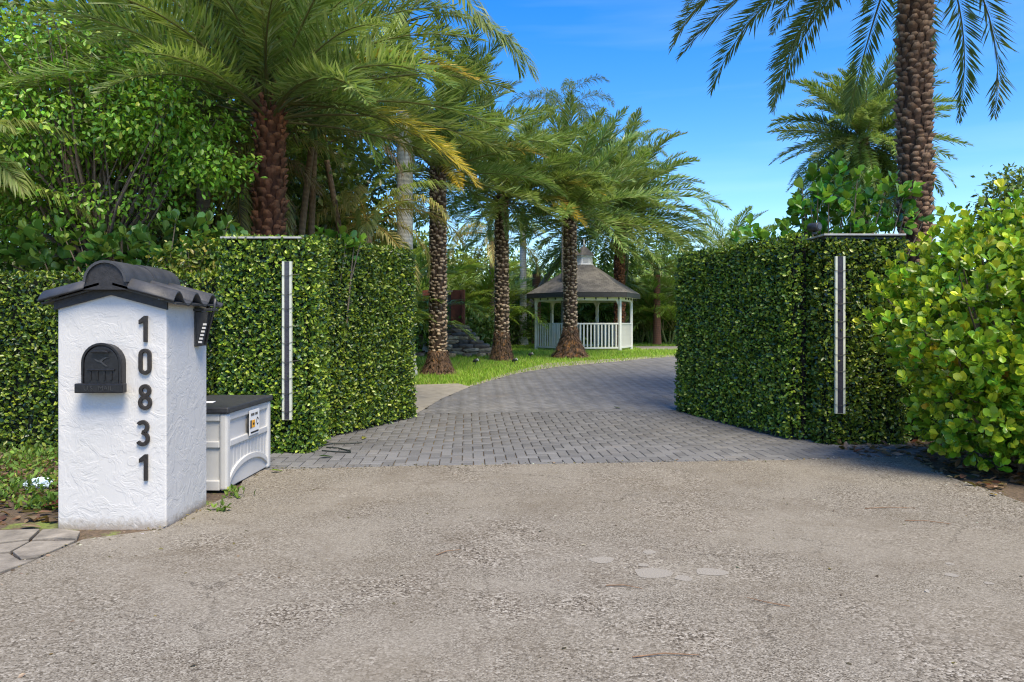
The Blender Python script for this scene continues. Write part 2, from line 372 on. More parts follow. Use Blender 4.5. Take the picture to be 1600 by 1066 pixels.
FR = {'date': [[frond_mesh('frond', 3.3, e, 30+22*k+(10 if e > 30 else 0), 124, .43, .029, (60, 28), 22, .06, GRN, ruffle=.20) for k in range(2)] for e in ELEV],
      'datefar': [[frond_mesh('frond', 3.3, e, 30+24*k+(12 if e > 30 else 0), 104, .44, .042, (60, 28), 22, .06, GRN, ruffle=.20) for k in range(2)] for e in ELEV],
      'datedark': [[frond_mesh('frond', 3.3, e, 40+22*k, 110, .40, .026, (58, 26), 20, .06, ((.10, .15, .045), (.125, .18, .055)), ruffle=.16) for k in range(2)] for e in ELEV],
      'yellow': [[frond_mesh('frond', 3.3, e, 50, 120, .44, .030, (56, 30), 18, .05, GRN, tip=(.78, .50, .02), ruffle=.14)] for e in ELEV],
      'coco': [[frond_mesh('frond', 3.3, e, 75+20*k, 70, .75, .045, (60, 20), 5, .75, ((.16, .24, .05), (.20, .28, .07), (.25, .30, .09)), ruffle=.10, rach=(.25, .24, .08)) for k in range(2)] for e in ELEV],
      'gold': [[frond_mesh('frond', 3.3, e, 95, 66, .70, .040, (60, 20), 5, .8, ((.38, .34, .10), (.46, .38, .16), (.26, .29, .08)), ruffle=.12, rach=(.40, .26, .06))] for e in ELEV],
      'dead': [[frond_mesh('frond', 3.3, e, 95, 60, .62, .034, (55, 20), 5, .9, ((.24, .16, .085), (.32, .23, .13), (.17, .11, .06)), ruffle=.2, rach=(.25, .15, .07))] for e in ELEV],
      'areca': [[frond_mesh('frond', 3.3, e, 70+15*k, 48, .62, .052, (56, 24), 28, .28, ((.18, .29, .05), (.24, .35, .07), (.14, .23, .04)), ruffle=.10, rach=(.2, .19, .05)) for k in range(2)] for e in ELEV],
      'queen': [[frond_mesh('frond', 3.3, e, 105+15*k, 90, .70, .030, (66, 24), 20, .85, ((.07, .11, .03), (.09, .13, .04)), ruffle=.35) for k in range(2)] for e in ELEV]}
def put_frond(root, kind, pos, az, e, scale, roll=0, name='frond'):
    i = int(np.argmin([abs(e-x) for x in ELEV])); arr = FR[kind][i]; me = arr[random.randrange(len(arr))]
    o = link(name, me, root); o.location = pos; o.rotation_mode = 'XYZ'
    o.rotation_euler = (roll, -R((e-ELEV[i])), az); o.scale = (scale,)*3; return o
def crown_fronds(root, kind, top, n, scale, e_hi=84, e_lo=-38, spread=.16, mixk=None, drop=.35, azs=None):
    for k in range(n):
        t = (k+.5)/n; az = k*2.39996+random.uniform(-.25, .25); e = e_hi+(e_lo-e_hi)*t**1.0+random.uniform(-7, 7)
        kk = kind
        if mixk and random.random() < mixk[1]: kk = mixk[0]
        p = Vector(top)+Vector((math.cos(az)*spread*t, math.sin(az)*spread*t, -drop*t+.1))
        put_frond(root, kk, p, az, e, scale*random.uniform(.88, 1.1), random.uniform(-.35, .35))

def boots_trunk(root, h, r, tintA, tintB, rows=.115, per=9, lean=(0, 0), bulb=1.45, z_boot0=.5, root_h=.45, seed=0, taper=.92, ragged=.3):
    """core trunk with a root flare and spiralled leaf bases"""
    rr = random.Random(seed); b = MB(); n = 11; pts = []; rad = []
    for i in range(n):
        z = h*i/(n-1); pts.append((lean[0]*(z/h)**1.3, lean[1]*(z/h)**1.3, z)); rad.append(r*.93*(1-(1-taper)*z/h))
    b.tube(pts, rad, 14, tuple(x*.45 for x in tintA)); b.build('trunk', M['bark'], root, True)
    if root_h:
        q = MB(); prof = []; nn = 18
        for i in range(nn): s = i/(nn-1); prof.append((r*(1.02+(bulb-1)*(1-s)**1.7), root_h*s-.12*(1-s)))
        q.lathe(prof, 44, None, tuple(x*1.1 for x in tintA))
        q.v = [(x*k_, y*k_, z+.02*rr.uniform(-1, 1)) for (x, y, z), k_ in zip(q.v, [1+.10*rr.uniform(-1, 1)+.07*math.sin(7*math.atan2(v_[1], v_[0])+9*v_[2]) for v_ in q.v])]
        q.t = [tuple(c*f_ for c in (t_ if f2 > .25 else (.26, .12, .035))) for t_, f_, f2 in zip(q.t, [rr.uniform(.5, 1.4) for _ in q.t], [rr.random() for _ in q.t])]
        q.build('root_flare', M['boot'], root)
        RV = []; RF = []; RC = []
        for _ in range(700):                           # matted root ends hanging on the flare
            a = rr.random()*6.283; s = rr.random(); pr = r*(1.02+(bulb-1)*(1-s)**1.7)*1.02; z = root_h*s; ca, sa = math.cos(a), math.sin(a); wd = .016; l = rr.uniform(.05, .12); o_ = rr.uniform(.02, .07); bi = len(RV)
            RV += [(ca*pr-sa*wd, sa*pr+ca*wd, z), (ca*pr+sa*wd, sa*pr-ca*wd, z), (ca*(pr+o_+(bulb-1)*.1*r), sa*(pr+o_+(bulb-1)*.1*r), max(z-l, -.03))]; RF.append((bi, bi+1, bi+2)); c_ = rr.uniform(.4, 1.7); RC += [tuple(x*c_ for x in tintA)]*3
        o = link('root_fringe', np_mesh('root_fringe', np.array(RV), np.array(RF), M['boot'], np.array(RC)), root); o['kind'] = 'stuff'
    V = []; F = []; C = []; nrow = int((h-z_boot0)/rows)
    for i in range(nrow):
        z = z_boot0+i*rows; rad_ = r*(1-(1-taper)*z/h); cx = lean[0]*(z/h)**1.3; cy = lean[1]*(z/h)**1.3
        for k in range(per):
            a = 2*math.pi*(k+(i % 2)*.5)/per+rr.uniform(-.2, .2); ca, sa = math.cos(a), math.sin(a); wd = math.pi*rad_/per*1.0*rr.uniform(.8, 1.1)
            hh = rows*1.6*rr.uniform(.6, 1.3); out = rad_*(.05+ragged*.45*rr.random()); zz = z+rr.uniform(-.02, .02)
            def q(s, o, dz): return (cx+ca*(rad_*.93+o)-sa*s, cy+sa*(rad_*.93+o)+ca*s, zz+dz)
            bi = len(V); jx = wd*rr.uniform(-.35, .35)
            V += [q(-wd*.55, 0, 0), q(wd*.55, 0, 0), q(-wd, out*.55, hh*.62), q(wd, out*.55, hh*.62), q(-wd*.42+jx, out+.018, hh), q(wd*.42+jx, out+.018, hh), q(-wd*.5+jx, -.01, hh*1.04), q(wd*.5+jx, -.01, hh*1.04)]
            F += [(bi, bi+1, bi+3), (bi, bi+3, bi+2), (bi+2, bi+3, bi+5), (bi+2, bi+5, bi+4), (bi+4, bi+5, bi+7), (bi+4, bi+7, bi+6), (bi, bi+2, bi+6), (bi+1, bi+7, bi+3), (bi+2, bi+4, bi+6), (bi+3, bi+7, bi+5)]
            j = rr.uniform(.7, 1.25); ta = tuple(x*j for x in tintA); j2 = rr.uniform(.45, 1.35); tb = tuple(x*j2 for x in tintB)
            C += [tuple(x*.6 for x in ta)]*2+[ta]*2+[tb]*4
    o = link('leaf_bases', np_mesh('leaf_bases', np.array(V), np.array(F), M['boot'], np.array(C)), root); o['kind'] = 'stuff'
def skirt(root, top, n, r, scale=.35, kind='dead'):
    for k in range(n):
        a = random.uniform(0, 6.28); put_frond(root, kind, Vector(top)+Vector((math.cos(a)*r, math.sin(a)*r, -.3)), a, -42, scale, 0)

def date_palm(label, x, y, h, r, nf, fs, A, B, kind='date', group='date palms along the driveway', e_lo=-38, mixk=None, seed=0, rows=.115, per=9, bulb=1.5, root_h=.45, lean=(0, 0), e_hi=84, rz=0, ragged=.3):
    root = empty('date_palm', (x, y, float(zg(y))), rz, label, 'palm tree', group)
    boots_trunk(root, h, r, A, B, rows, per, lean, bulb, .45 if root_h else .05, root_h, seed, ragged=ragged)
    crown_fronds(root, kind, (lean[0], lean[1], h), nf, fs, e_hi, e_lo, r*.7, mixk)
    return root

# ---- broadleaf trees and shrubs
def crown_points(ells, nclump, per, sig, shell=.55):
    """clumped points in a union of ellipsoids [(center, radii, weight)]"""
    wts = np.array([e[2] for e in ells], float); idx = rng.choice(len(ells), nclump, p=wts/wts.sum())
    c = np.array([e[0] for e in ells], float)[idx]; r = np.array([e[1] for e in ells], float)[idx]
    d = rnd_unit(nclump); rad = (shell+(1-shell)*rng.random(nclump)**.6)[:, None]*(1+.12*rng.normal(size=(nclump, 1)))
    cc = c+d*r*rad
    P = np.repeat(cc, per, 0)+rng.normal(size=(nclump*per, 3))*sig
    return cc, P, np.repeat(d, per, 0)
def leaf_tree(name, label, cat, loc, ells, nclump, per, sig, ls, cols, wts, trunk_r=.12, group=None, mat='leaf', T=T_DIA, bark=(.13, .10, .075), droop=.3, nbr=14, trunk=None, aspect=.55, shell=.5, up=.5):
    root = empty(name, loc, 0, label, cat, group); cc, P, D = crown_points(ells, nclump, per, sig, shell); n = len(P)
    A = unit(D*.5+rnd_unit(n)*.9+np.array([0, 0, -droop])); N = unit(rnd_unit(n)*.7+np.array([0, 0, up])+D*.5)
    L_ = ls*(.7+.6*rng.random(n)); o = link('crown', leaves('crown', T, P, A, N, L_, L_*aspect, palette(n, cols, wts), M[mat]), root)
    o['kind'] = 'stuff'
    b = MB(); c0 = np.mean([e[0] for e in ells], 0); top = trunk or Vector((c0[0]*.7, c0[1]*.7, max(.4, c0[2]*.55)))
    b.tube([(0, 0, -.05), (top[0]*.3+.03, top[1]*.3, top[2]*.5), tuple(top)], [trunk_r*1.25, trunk_r, trunk_r*.8], 9, bark)
    for i in rng.choice(len(cc), min(nbr, len(cc)), replace=False):
        e = Vector(cc[i]); mdl = Vector(top)*.5+e*.5+Vector(rng.normal(size=3)*.12)
        b.tube([tuple(top), tuple(mdl), tuple(e)], [trunk_r*.55, trunk_r*.32, trunk_r*.08], 6, bark, False)
    b.build('trunk', M['bark'], root, True); return root

def clusia(name, label, loc, ells, ntuft, ls, cols, wts, group=None, nparts=0, stems=10, mat='clusia', shell=.72, base=(0, 0), perset=(5, 9)):
    """shrub of paddle leaves in rosettes at shoot tips"""
    root = empty(name, loc, 0, label, 'shrub', group)
    cc, tip, D = crown_points(ells, ntuft, 1, .02, shell); P = []; A = []; N = []; C = []; Ls = []
    for i in range(ntuft):
        d = Vector(D[i]); ax = (d*.7+Vector((0, 0, .65))+Vector(rng.normal(size=3)*.25)).normalized(); k = rng.integers(*perset)
        s1 = ax.orthogonal().normalized(); s2 = ax.cross(s1); a0 = rng.random()*6.28; young = palette(1, cols, wts, .15)[0]
        for j in range(k):
            a = a0+j*math.pi*.5*1.05+(j//4)*.7; tier = j//2
            rad = s1*math.cos(a)+s2*math.sin(a); opn = .35+.27*tier+.1*rng.normal()
            dirv = ax*math.cos(opn)+rad*math.sin(opn); nn = ax*math.sin(opn)-rad*math.cos(opn)+Vector(rng.normal(size=3)*.18)
            P.append(Vector(tip[i])-ax*tier*ls*.28); A.append(dirv); N.append(nn); Ls.append(ls*(.6+.75*rng.random())*(.85 if tier == 0 else 1.05))
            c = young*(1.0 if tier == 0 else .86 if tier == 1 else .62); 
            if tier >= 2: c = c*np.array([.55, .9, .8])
            C.append(np.clip(c*(1+.12*rng.normal()), .005, .8))
    P, A, N, C, Ls = map(np.array, (P, A, N, C, Ls))
    rest = np.ones(len(P), bool)
    if nparts:                                     # leaves that show largest are single parts
        W = P+np.array(loc); dist = np.linalg.norm(W-np.array([0, 0, 1.5]), axis=1)
        px = 800+FPX*W[:, 0]/W[:, 1]; inview = (px < 1590) & (W[:, 2] > .1)
        order = [i for i in np.argsort(dist) if inview[i]][:nparts]
        variants = []
        for q in range(10):
            c = palette(1, cols, wts, .10) if q > 5 else palette(1, cols[:4], wts[:4], .1)
            variants.append((leaves('leaf', T_OBO, np.zeros((1, 3)), np.array([[1., 0, 0]]), np.array([[0, 0, 1.]]), 1.0, .74, c, M[mat], True), c[0]))
        for i in order:
            rest[i] = False; v = min(variants, key=lambda z: np.abs(z[1]-C[i]).sum()+.02*random.random()); o = link('leaf', v[0], root)
            x = Vector(A[i]).normalized(); y = Vector(N[i]).cross(x).normalized(); z = x.cross(y)
            o.matrix_local = Matrix.Translation(P[i]) @ Matrix((x, y, z)).transposed().to_4x4() @ Matrix.Scale(float(Ls[i]), 4)
    o = link('foliage', leaves('foliage', T_OBO, P[rest], A[rest], N[rest], Ls[rest], Ls[rest]*.74, C[rest], M[mat], True), root); o['kind'] = 'stuff'
    b = MB()
    for i in rng.choice(ntuft, min(stems, ntuft), replace=False):
        e = Vector(tip[i]); s = Vector((base[0]+rng.normal()*.12, base[1]+rng.normal()*.12, -.03)); m_ = s*.45+e*.55+Vector((0, 0, -.15))+Vector(rng.normal(size=3)*.08)
        b.tube([tuple(s), tuple(m_), tuple(e)], [.028, .018, .006], 6, (.16, .13, .09), False)
    b.build('stems', M['bark'], root, True); return root

# ================================================================== THE SETTING
def inpoly(P, poly):
    x, y = P[:, 0], P[:, 1]; ins = np.zeros(len(P), bool); n = len(poly)
    for i in range(n):
        x1, y1 = poly[i]; x2, y2 = poly[(i+1) % n]
        c = ((y1 > y) != (y2 > y)) & (x < (x2-x1)*(y-y1)/(y2-y1+1e-12)+x1); ins ^= c
    return ins
def sheet(name, poly, off, mat, parent=None, kind='structure'):
    bm = bmesh.new(); bm.faces.new([bm.verts.new((x, y, 0)) for x, y in poly])
    for y in KN_Y[1:-1]:
        bmesh.ops.bisect_plane(bm, geom=bm.verts[:]+bm.edges[:]+bm.faces[:], plane_co=(0, y, 0), plane_no=(0, 1, 0))
    bmesh.ops.triangulate(bm, faces=bm.faces[:])
    for v in bm.verts: v.co.z = float(zg(v.co.y))+off
    bmesh.ops.recalc_face_normals(bm, faces=bm.faces)
    for f in bm.faces:
        if f.normal.z < 0: f.normal_flip()
    me = bpy.data.meshes.new(name); bm.to_mesh(me); bm.free(); me.materials.append(mat)
    o = link(name, me, parent)
    if not parent: o['kind'] = kind
    return o
gy = list(KN_Y[:-1])+[60, 120, 900]; gv = []; gf = []
for y in gy:
    for x in (-700, -20, 0, 20, 700): gv.append((x, y, float(zg(y))))
for i in range(len(gy)-1):
    for k in range(4): gf.append((i*5+k, i*5+k+1, i*5+6+k, i*5+5+k))
me = bpy.data.meshes.new('ground'); me.from_pydata(gv, [], gf); me.materials.append(M['ground']); link('ground', me)['kind'] = 'structure'

G = ground_at
front = [G(x, y) for x, y in ((385, 741), (430, 737), (640, 731.5), (940, 727), (1240, 722), (1425, 716))]
apron_poly = [(-14, -8), (14, -8), (14, 4.4)]+[G(x, y) for x, y in ((1700, 835), (1600, 790), (1540, 768), (1480, 748), (1440, 727))]+front[::-1]+[G(x, y) for x, y in ((372, 772), (322, 795), (258, 831), (130, 848), (0, 905), (-150, 968))]+[(-14, 3.0)]
apron = sheet('asphalt_apron', apron_poly, .023, M['asphalt']); apron.modifiers.new('slab', 'SOLIDIFY').thickness = .035
back = [(-3.0, 11.55), (-1.5, 11.65), (1.0, 11.85), (3.0, 12.05), (5.5, 12.25)]
strip_in = [(x, y-.11) for x, y in front]+[(4.9, 8.9)]+[(5.0, 12.4)]+[(x, y+.15) for x, y in back[::-1][1:]]+[(-3.3, 8.0)]
strip_poly = front+[(4.9, 8.9)]+[(5.0, 12.2)]+back[::-1][1:]+[(-3.3, 8.0)]
drive_poly = [back[1], back[2], back[3], back[4], (14, 12.9), (14, 25)]+[G(x, y) for x, y in ((1085, 556.5), (1060, 558), (960, 567), (870, 575), (800, 587), (735, 606), (690, 625), (655, 646))]
sheet('paver_bed', strip_poly, .004, M['bed'])
sheet('drive_bed', drive_poly, .005, M['bed'])
path_poly = [(-6, 11.0), (-3.0, 11.56), back[1]]+[G(x, y) for x, y in ((655, 646), (690, 625), (735, 606), (716, 601), (650, 603), (560, 607))]
sheet('concrete_path', path_poly, .024, M['concrete'])
sheet('concrete_edging', [G(x, y) for x, y in ((735, 606), (800, 587), (870, 575), (960, 567), (1060, 558), (1085, 556.5), (1085, 553), (960, 562), (855, 569), (795, 584), (734, 603.5))], .0255, M['concrete'])
sheet('garden_path', [G(x, y) for x, y in ((1003, 547), (1160, 547), (1160, 541), (985, 541.5))], .010, M['concrete'])

# ---- pavers in herringbone
PW = .12; gap = .0085
def herring(poly, ang, org):
    ca, sa = math.cos(ang), math.sin(ang); out = []
    P = np.array(poly); rx = int((np.ptp(P[:, 0])+np.ptp(P[:, 1]))/PW)+4
    for a in range(-rx, rx):
        for b in range(-rx, rx):
            k = (a-b) % 4
            if k == 0: cx, cy, hz = a+1, b+.5, 1
            elif k == 3: cx, cy, hz = a+.5, b+1, 0
            else: continue
            out.append((org[0]+(cx*ca-cy*sa)*PW, org[1]+(cx*sa+cy*ca)*PW, ang+(0 if hz else math.pi/2)))
    out = np.array(out); return out[inpoly(out[:, :2], poly)]
def paver_verts(l, w_, top, ch=.006):
    a, b = l/2, w_/2; return [(-a, -b, 0), (a, -b, 0), (a, b, 0), (-a, b, 0), (-a, -b, top-ch), (a, -b, top-ch), (a, b, top-ch), (-a, b, top-ch), (-a+ch, -b+ch, top), (a-ch, -b+ch, top), (a-ch, b-ch, top), (-a+ch, b-ch, top)]
PF = [(0, 1, 5, 4), (1, 2, 6, 5), (2, 3, 7, 6), (3, 0, 4, 7), (4, 5, 9, 8), (5, 6, 10, 9), (6, 7, 11, 10), (7, 4, 8, 11), (8, 9, 10, 11)]
strip_root = tag(bpy.data.objects.new('paver_strip', None), kind='structure'); COL.objects.link(strip_root)
drive_root = tag(bpy.data.objects.new('paver_driveway', None), kind='structure'); COL.objects.link(drive_root)
def shrink(poly, d):
    c = np.mean(poly, 0); return poly
S = herring(strip_in, R(3.5), (0, 7.0)); S = S[np.argsort(S[:, 1])]
px_s = 800+FPX*S[:, 0]/S[:, 1]; vis = (px_s > 425) & (px_s < 1420)
order = np.r_[np.where(vis)[0], np.where(~vis)[0]]; S = S[order]
pv = paver_verts(2*PW-gap, PW-gap, .018); me = bpy.data.meshes.new('paver'); me.from_pydata(pv, [], PF); me.materials.append(M['paver'])
at_ = me.attributes.new('tint', 'FLOAT_COLOR', 'POINT'); at_.data.foreach_set('color', [1.0]*4*len(pv))
for x, y, a in S[:300]:
    o = link('paver', me, strip_root); o.location = (x, y, float(zg(y))+.001+random.uniform(0, .0025)); o.rotation_euler = (random.gauss(0, .004), random.gauss(0, .004), a+random.gauss(0, .005))
BL_CO, BL_NO = Vector((-3.0, 11.55, 0)), Vector((-.70, 8.5, 0)).normalized()
def paver_field(name, rows, root, keep, tl=.82, th=1.15):
    V = []; F = []; C = []; pvn = np.array(paver_verts(2*PW-gap, PW-gap, .018))
    for i, (x, y, a) in enumerate(rows):
        ca, sa = math.cos(a), math.sin(a); q = pvn.copy(); q[:, 0] = x+pvn[:, 0]*ca-pvn[:, 1]*sa; q[:, 1] = y+pvn[:, 0]*sa+pvn[:, 1]*ca
        q[:, 2] = pvn[:, 2]+zg(q[:, 1])+.001+random.uniform(0, .002); V.append(q); F.append(np.array(PF)+12*i); C.append(np.full((12, 3), random.uniform(tl, th)))
    me = np_mesh(name, np.concatenate(V), np.concatenate(F), M['paver'], np.concatenate(C)); bm = bmesh.new(); bm.from_mesh(me)   # cut along the line where the two fields meet
    bmesh.ops.bisect_plane(bm, geom=bm.verts[:]+bm.edges[:]+bm.faces[:], plane_co=BL_CO+BL_NO*.006*keep, plane_no=BL_NO*-keep, clear_outer=True); bm.to_mesh(me); bm.free()
    o = link(name, me, root); o['kind'] = 'stuff'
paver_field('paver_field', S[300:], strip_root, -1)
drive_in = [(x, y-.2) for x, y in (back[1], back[2], back[3], back[4])]+[(14, 12.9), (14, 25)]+[(x-.05, y+.10) for x, y in drive_poly[6:]]
D = herring(drive_in, R(48), (0, 12)); D = D[D[:, 0] < 8]; paver_field('paver_field', D, drive_root, 1, 1.0, 1.35)

# ---- worn pale spots on the asphalt
for px, py, rx, ry in ((1020, 902, 28, 9), (941, 881, 19, 5), (1111, 900, 24, 6.5), (1068, 910, 13, 4.5), (1487, 905, 10, 3), (1545, 918, 7, 2.5), (1484, 887, 6, 2), (1015, 869, 10, 3), (1005, 889, 8, 3)):
    x, y = G(px, py); a = rx/FPX*y; b = ry*y*y/(FPX*CAMH); ph = random.random()*6
    poly = [(x+a*math.cos(t)*(1+.12*math.sin(3*t+ph)+.05*random.random()), y+b*math.sin(t)*(1+.14*math.sin(2*t+ph))) for t in np.linspace(0, 6.283, 26)[:-1]]
    sheet('pale_patch', poly, .0250, M['patch'], apron)

# ---- flagstones at the street corner by the mailbox pillar
fl = tag(bpy.data.objects.new('flagstone_strip', None), kind='structure'); COL.objects.link(fl)
for q in ([(-40, 836), (62, 833), (45, 848), (-40, 858)], [(66, 833), (88, 832), (125, 836), (120, 848), (84, 846), (50, 850)], [(-40, 861), (46, 851), (16, 868), (-40, 872)],
          [(20, 869), (48, 853), (118, 851), (60, 876), (34, 880)], [(-40, 876), (14, 872), (32, 882), (56, 880), (-2, 902), (-40, 916)]):
    pts = [G(x, y) for x, y in q]; b = MB(); n = len(pts); vs = [(x, y, 0) for x, y in pts]+[(x, y, .030+random.uniform(-.004, .004)) for x, y in pts]
    b.add(vs, [tuple(range(n, 2*n)), tuple(range(n))[::-1]]+[(i, (i+1) % n, (i+1) % n+n, i+n) for i in range(n)]); b.build('flagstone', M['flagstone'], fl, bevel=.006)

# ---- lawn blades, weeds and litter
def blades(name, P, h, cols, wts, kind='stuff', wd=.006):
    n = len(P); A = unit(rnd_unit(n)*.55+np.array([0, 0, 1.])); hh = h*(.5+.9*rng.random(n)); S_ = unit(np.cross(A, rnd_unit(n)))*wd
    V = np.stack([P-S_, P+S_, P+A*hh[:, None]], 1).reshape(-1, 3); F = np.arange(3*n).reshape(-1, 3)
    o = link(name, np_mesh(name, V, F, M['grass'], np.repeat(palette(n, cols, wts), 3, 0))); o['kind'] = kind; return o
Q = np.c_[rng.uniform(-7, 11, 150000), 14.5+22*rng.random(150000)**1.5, np.zeros(150000)]
Q = Q[~inpoly(Q, drive_poly) & ~inpoly(Q, path_poly)]; Q = Q[(np.abs(800+FPX*Q[:, 0]/Q[:, 1]-850) < 260)]; Q[:, 2] = zg(Q[:, 1])
ok = ~inpoly(Q, [G(x, y) for x, y in ((1003, 547), (1160, 547), (1160, 541), (985, 541.5))]) & ~((np.hypot(Q[:, 0]-2.83, Q[:, 1]-29) < 2.1))
for (tx, ty, tr) in ((-1.79, 17.9, .62), (-.31, 22, .7), (1.85, 23.2, .85)): ok &= np.hypot(Q[:, 0]-tx, Q[:, 1]-ty) > tr*rng.uniform(.8, 1.2, len(Q))
LAWN = ((.26, .42, .035), (.34, .48, .055), (.17, .31, .025), (.40, .40, .13))
blades('grass', Q[ok], .085, LAWN, (5, 4, 3, 1), wd=.010)
W_ = []
for cx, cy, s, n in ((-5.2, 8.1, .45, 1000), (-4.6, 8.3, .35, 700), (-4.55, 6.4, .28, 700), (-4.2, 6.9, .2, 250), (-3.75, 6.0, .12, 260), (-5.0, 7.2, .3, 250), (-4.0, 7.9, .25, 300), (-2.36, 6.24, .04, 40), (-2.3, 5.78, .03, 26)):
    W_.append(np.c_[cx+rng.normal(size=n)*s, cy+rng.normal(size=n)*s*.8, np.zeros(n)])
W_ = np.concatenate(W_); W_ = W_[(W_[:, 1] < 8.7) & (W_[:, 0] > -7)]
W_ = W_[~((W_[:, 0] > -3.34) & (W_[:, 0] < -2.44) & (W_[:, 1] > 5.3) & (W_[:, 1] < 6.1))]
A = unit(rnd_unit(len(W_))+np.array([0, 0, .9])); lw = rng.uniform(.025, .075, len(W_)); W_[:, 2] = rng.uniform(0, .09, len(W_))
o = link('weeds', leaves('weeds', T_OVAL, W_, A, rnd_unit(len(W_))+np.array([0, 0, 1.]), lw, lw*.5, palette(len(W_), ((.12, .24, .03), (.17, .30, .04), (.28, .34, .05), (.08, .16, .02)), (5, 4, 1, 3)), M['grass'])); o['kind'] = 'stuff'
n = 1500; lp = np.c_[rng.uniform(-6.4, -3.2, n), rng.uniform(5.45, 8.7, n), rng.uniform(.004, .03, n)]; lp2 = np.c_[rng.uniform(3.9, 7, 1300), rng.uniform(6.6, 9.2, 1300), rng.uniform(.008, .03, 1300)]
lp2 = lp2[~inpoly(lp2, apron_poly)]; lp = lp[~((lp[:, 0] > -3.34) & (lp[:, 1] < 6.1))]; lp = np.r_[lp, lp2]; n = len(lp); ll_ = rng.uniform(.05, .13, n)
o = link('leaf_litter', leaves('leaf_litter', T_OVAL, lp, rnd_unit(n)*np.array([1, 1, .25]), rnd_unit(n)*.45+np.array([0, 0, 1.]), ll_, ll_*.55, palette(n, ((.16, .09, .05), (.28, .19, .12), (.10, .055, .03), (.38, .29, .20), (.22, .08, .04)), (4, 3, 4, 1.2, 1)), M['leaf'])); o['kind'] = 'stuff'

# ================================================================== MAILBOX PILLAR
PX, PY = -2.905, 5.70       # centre of the pillar on the ground
pil = empty('mailbox_pillar', (PX, PY, 0), 0, 'white stucco mailbox pillar with black tiled roof and house number 10831', 'pillar')
b = MB(); hw, hd = .395, .355; b.prism([(-hw, -.02), (hw, -.02), (hw, 1.655), (0, 1.765), (-hw, 1.655)], 2*hd, Matrix.Translation((0, -hd, 0)))
b.build('pillar_body', M['stucco'], pil, bevel=.012)
slope = math.atan2(.11, .395)
for yy in (-hd-.022, hd+.002):                                # dark gable boards
    for s in (-1, 1):
        b = MB(); b.prism([(0, 1.775), (s*.41, 1.775-.41*math.tan(slope)), (s*.41, 1.710-.41*math.tan(slope)), (0, 1.705)][::s], .020, Matrix.Translation((0, yy, 0))); b.build('gable_board', M['tile_dark'], pil)
def roof_tile(s, y0):
    """S-shaped clay tile running down the slope: one barrel and one pan"""
    wdt = .30; prof = []
    for i in range(17):
        u = i/16; v = .062*math.sin(math.pi*u/.58) if u < .58 else -.022*math.sin(math.pi*(u-.58)/.42); prof.append((u*wdt, v))
    V = []; F = []; L0, L1 = .05, .505; n = 17
    for j, l in enumerate((L0, .28, L1)):
        for th in (0, .018):
            for (u, v) in prof: V.append((s*l*math.cos(slope), y0+u, 1.785-l*math.sin(slope)+v*(1.0+.12*(l/.6))+th))
    for j in range(2):
        for i in range(n-1):
            a = j*2*n+i; c = (j+1)*2*n+i; F += [(a+n, a+n+1, c+n+1, c+n), (a, c, c+1, a+1)]
        for i in (0, n-1): a = j*2*n+i; c = (j+1)*2*n+i; F += [(a, a+n, c+n, c)]
    for j in (0, 2):
        for i in range(n-1): a = j*2*n+i; F += [(a, a+1, a+n+1, a+n)]
    mb = MB(); mb.add(V, F); return mb.build('roof_tile', M['tile'], pil, True)
for s in (-1, 1):
    for k in range(3): roof_tile(s, -hd-.085+k*.302)
    b = MB(); b.box((s*.30, 0, 1.795-.32*math.sin(slope)-.016), (.58, .80, .012), 0, (1, 1, 1)); 
    T = Matrix.Translation((s*.245, 0, 1.768-.245*math.sin(slope)+.006)) @ Matrix.Rotation(s*slope, 4, 'Y'); b = MB(); b.box((0, 0, 0), (.50, .80, .014), 0, (1, 1, 1), T); b.build('roof_deck', M['tile'], pil)
for y0, y1, r0, dz in ((-hd-.10, .05, .155, 0), (-.01, hd+.10, .145, .012)):      # barrel ridge tiles
    V = []; F = []; n = 15
    for y, rr in ((y0, r0), ((y0+y1)/2, r0*1.0), (y1, r0*.92)):
        for th in (0, .018):
            for i in range(n): a = math.pi*(i/(n-1)); V.append(((rr-th)*math.cos(a), y, 1.795+dz+(rr-th)*1.0*math.sin(a)))
    for j in range(2):
        for i in range(n-1): a = j*2*n+i; c = a+2*n; F += [(a, a+1, c+1, c), (a+n, c+n, c+n+1, a+n+1)]
        for i in (0, n-1): a = j*2*n+i; F += [(a, a+2*n, a+3*n, a+n)]
    for j in (0, 2):
        for i in range(n-1): a = j*2*n+i; F += [(a, a+n, a+n+1, a+1)]
    mb = MB(); mb.add(V, F); o = mb.build('ridge_tile', M['tile'], pil, True); o.modifiers.new('e', 'EDGE_SPLIT')
b = MB(); b.prism([(.148*math.cos(math.pi*i/16), 1.79+.148*math.sin(math.pi*i/16)) for i in range(17)]+[(-.16, 1.74), (.16, 1.74)], .03, Matrix.Translation((0, -hd-.085, 0))); b.build('ridge_end_plug', M['tile_dark'], pil)
b = MB()
for s in (-1, 1):
    for k in range(3):
        b.prism([(.0+.16*i/10, .05*math.sin(math.pi*i/10)) for i in range(11)], .05, Matrix.Translation((s*.42, -hd-.078+k*.302, 1.785-.455*math.sin(slope)+.006)) @ Matrix.Rotation(R(90), 4, 'Z'))
b.build('eave_mortar', M['mortar'], pil)
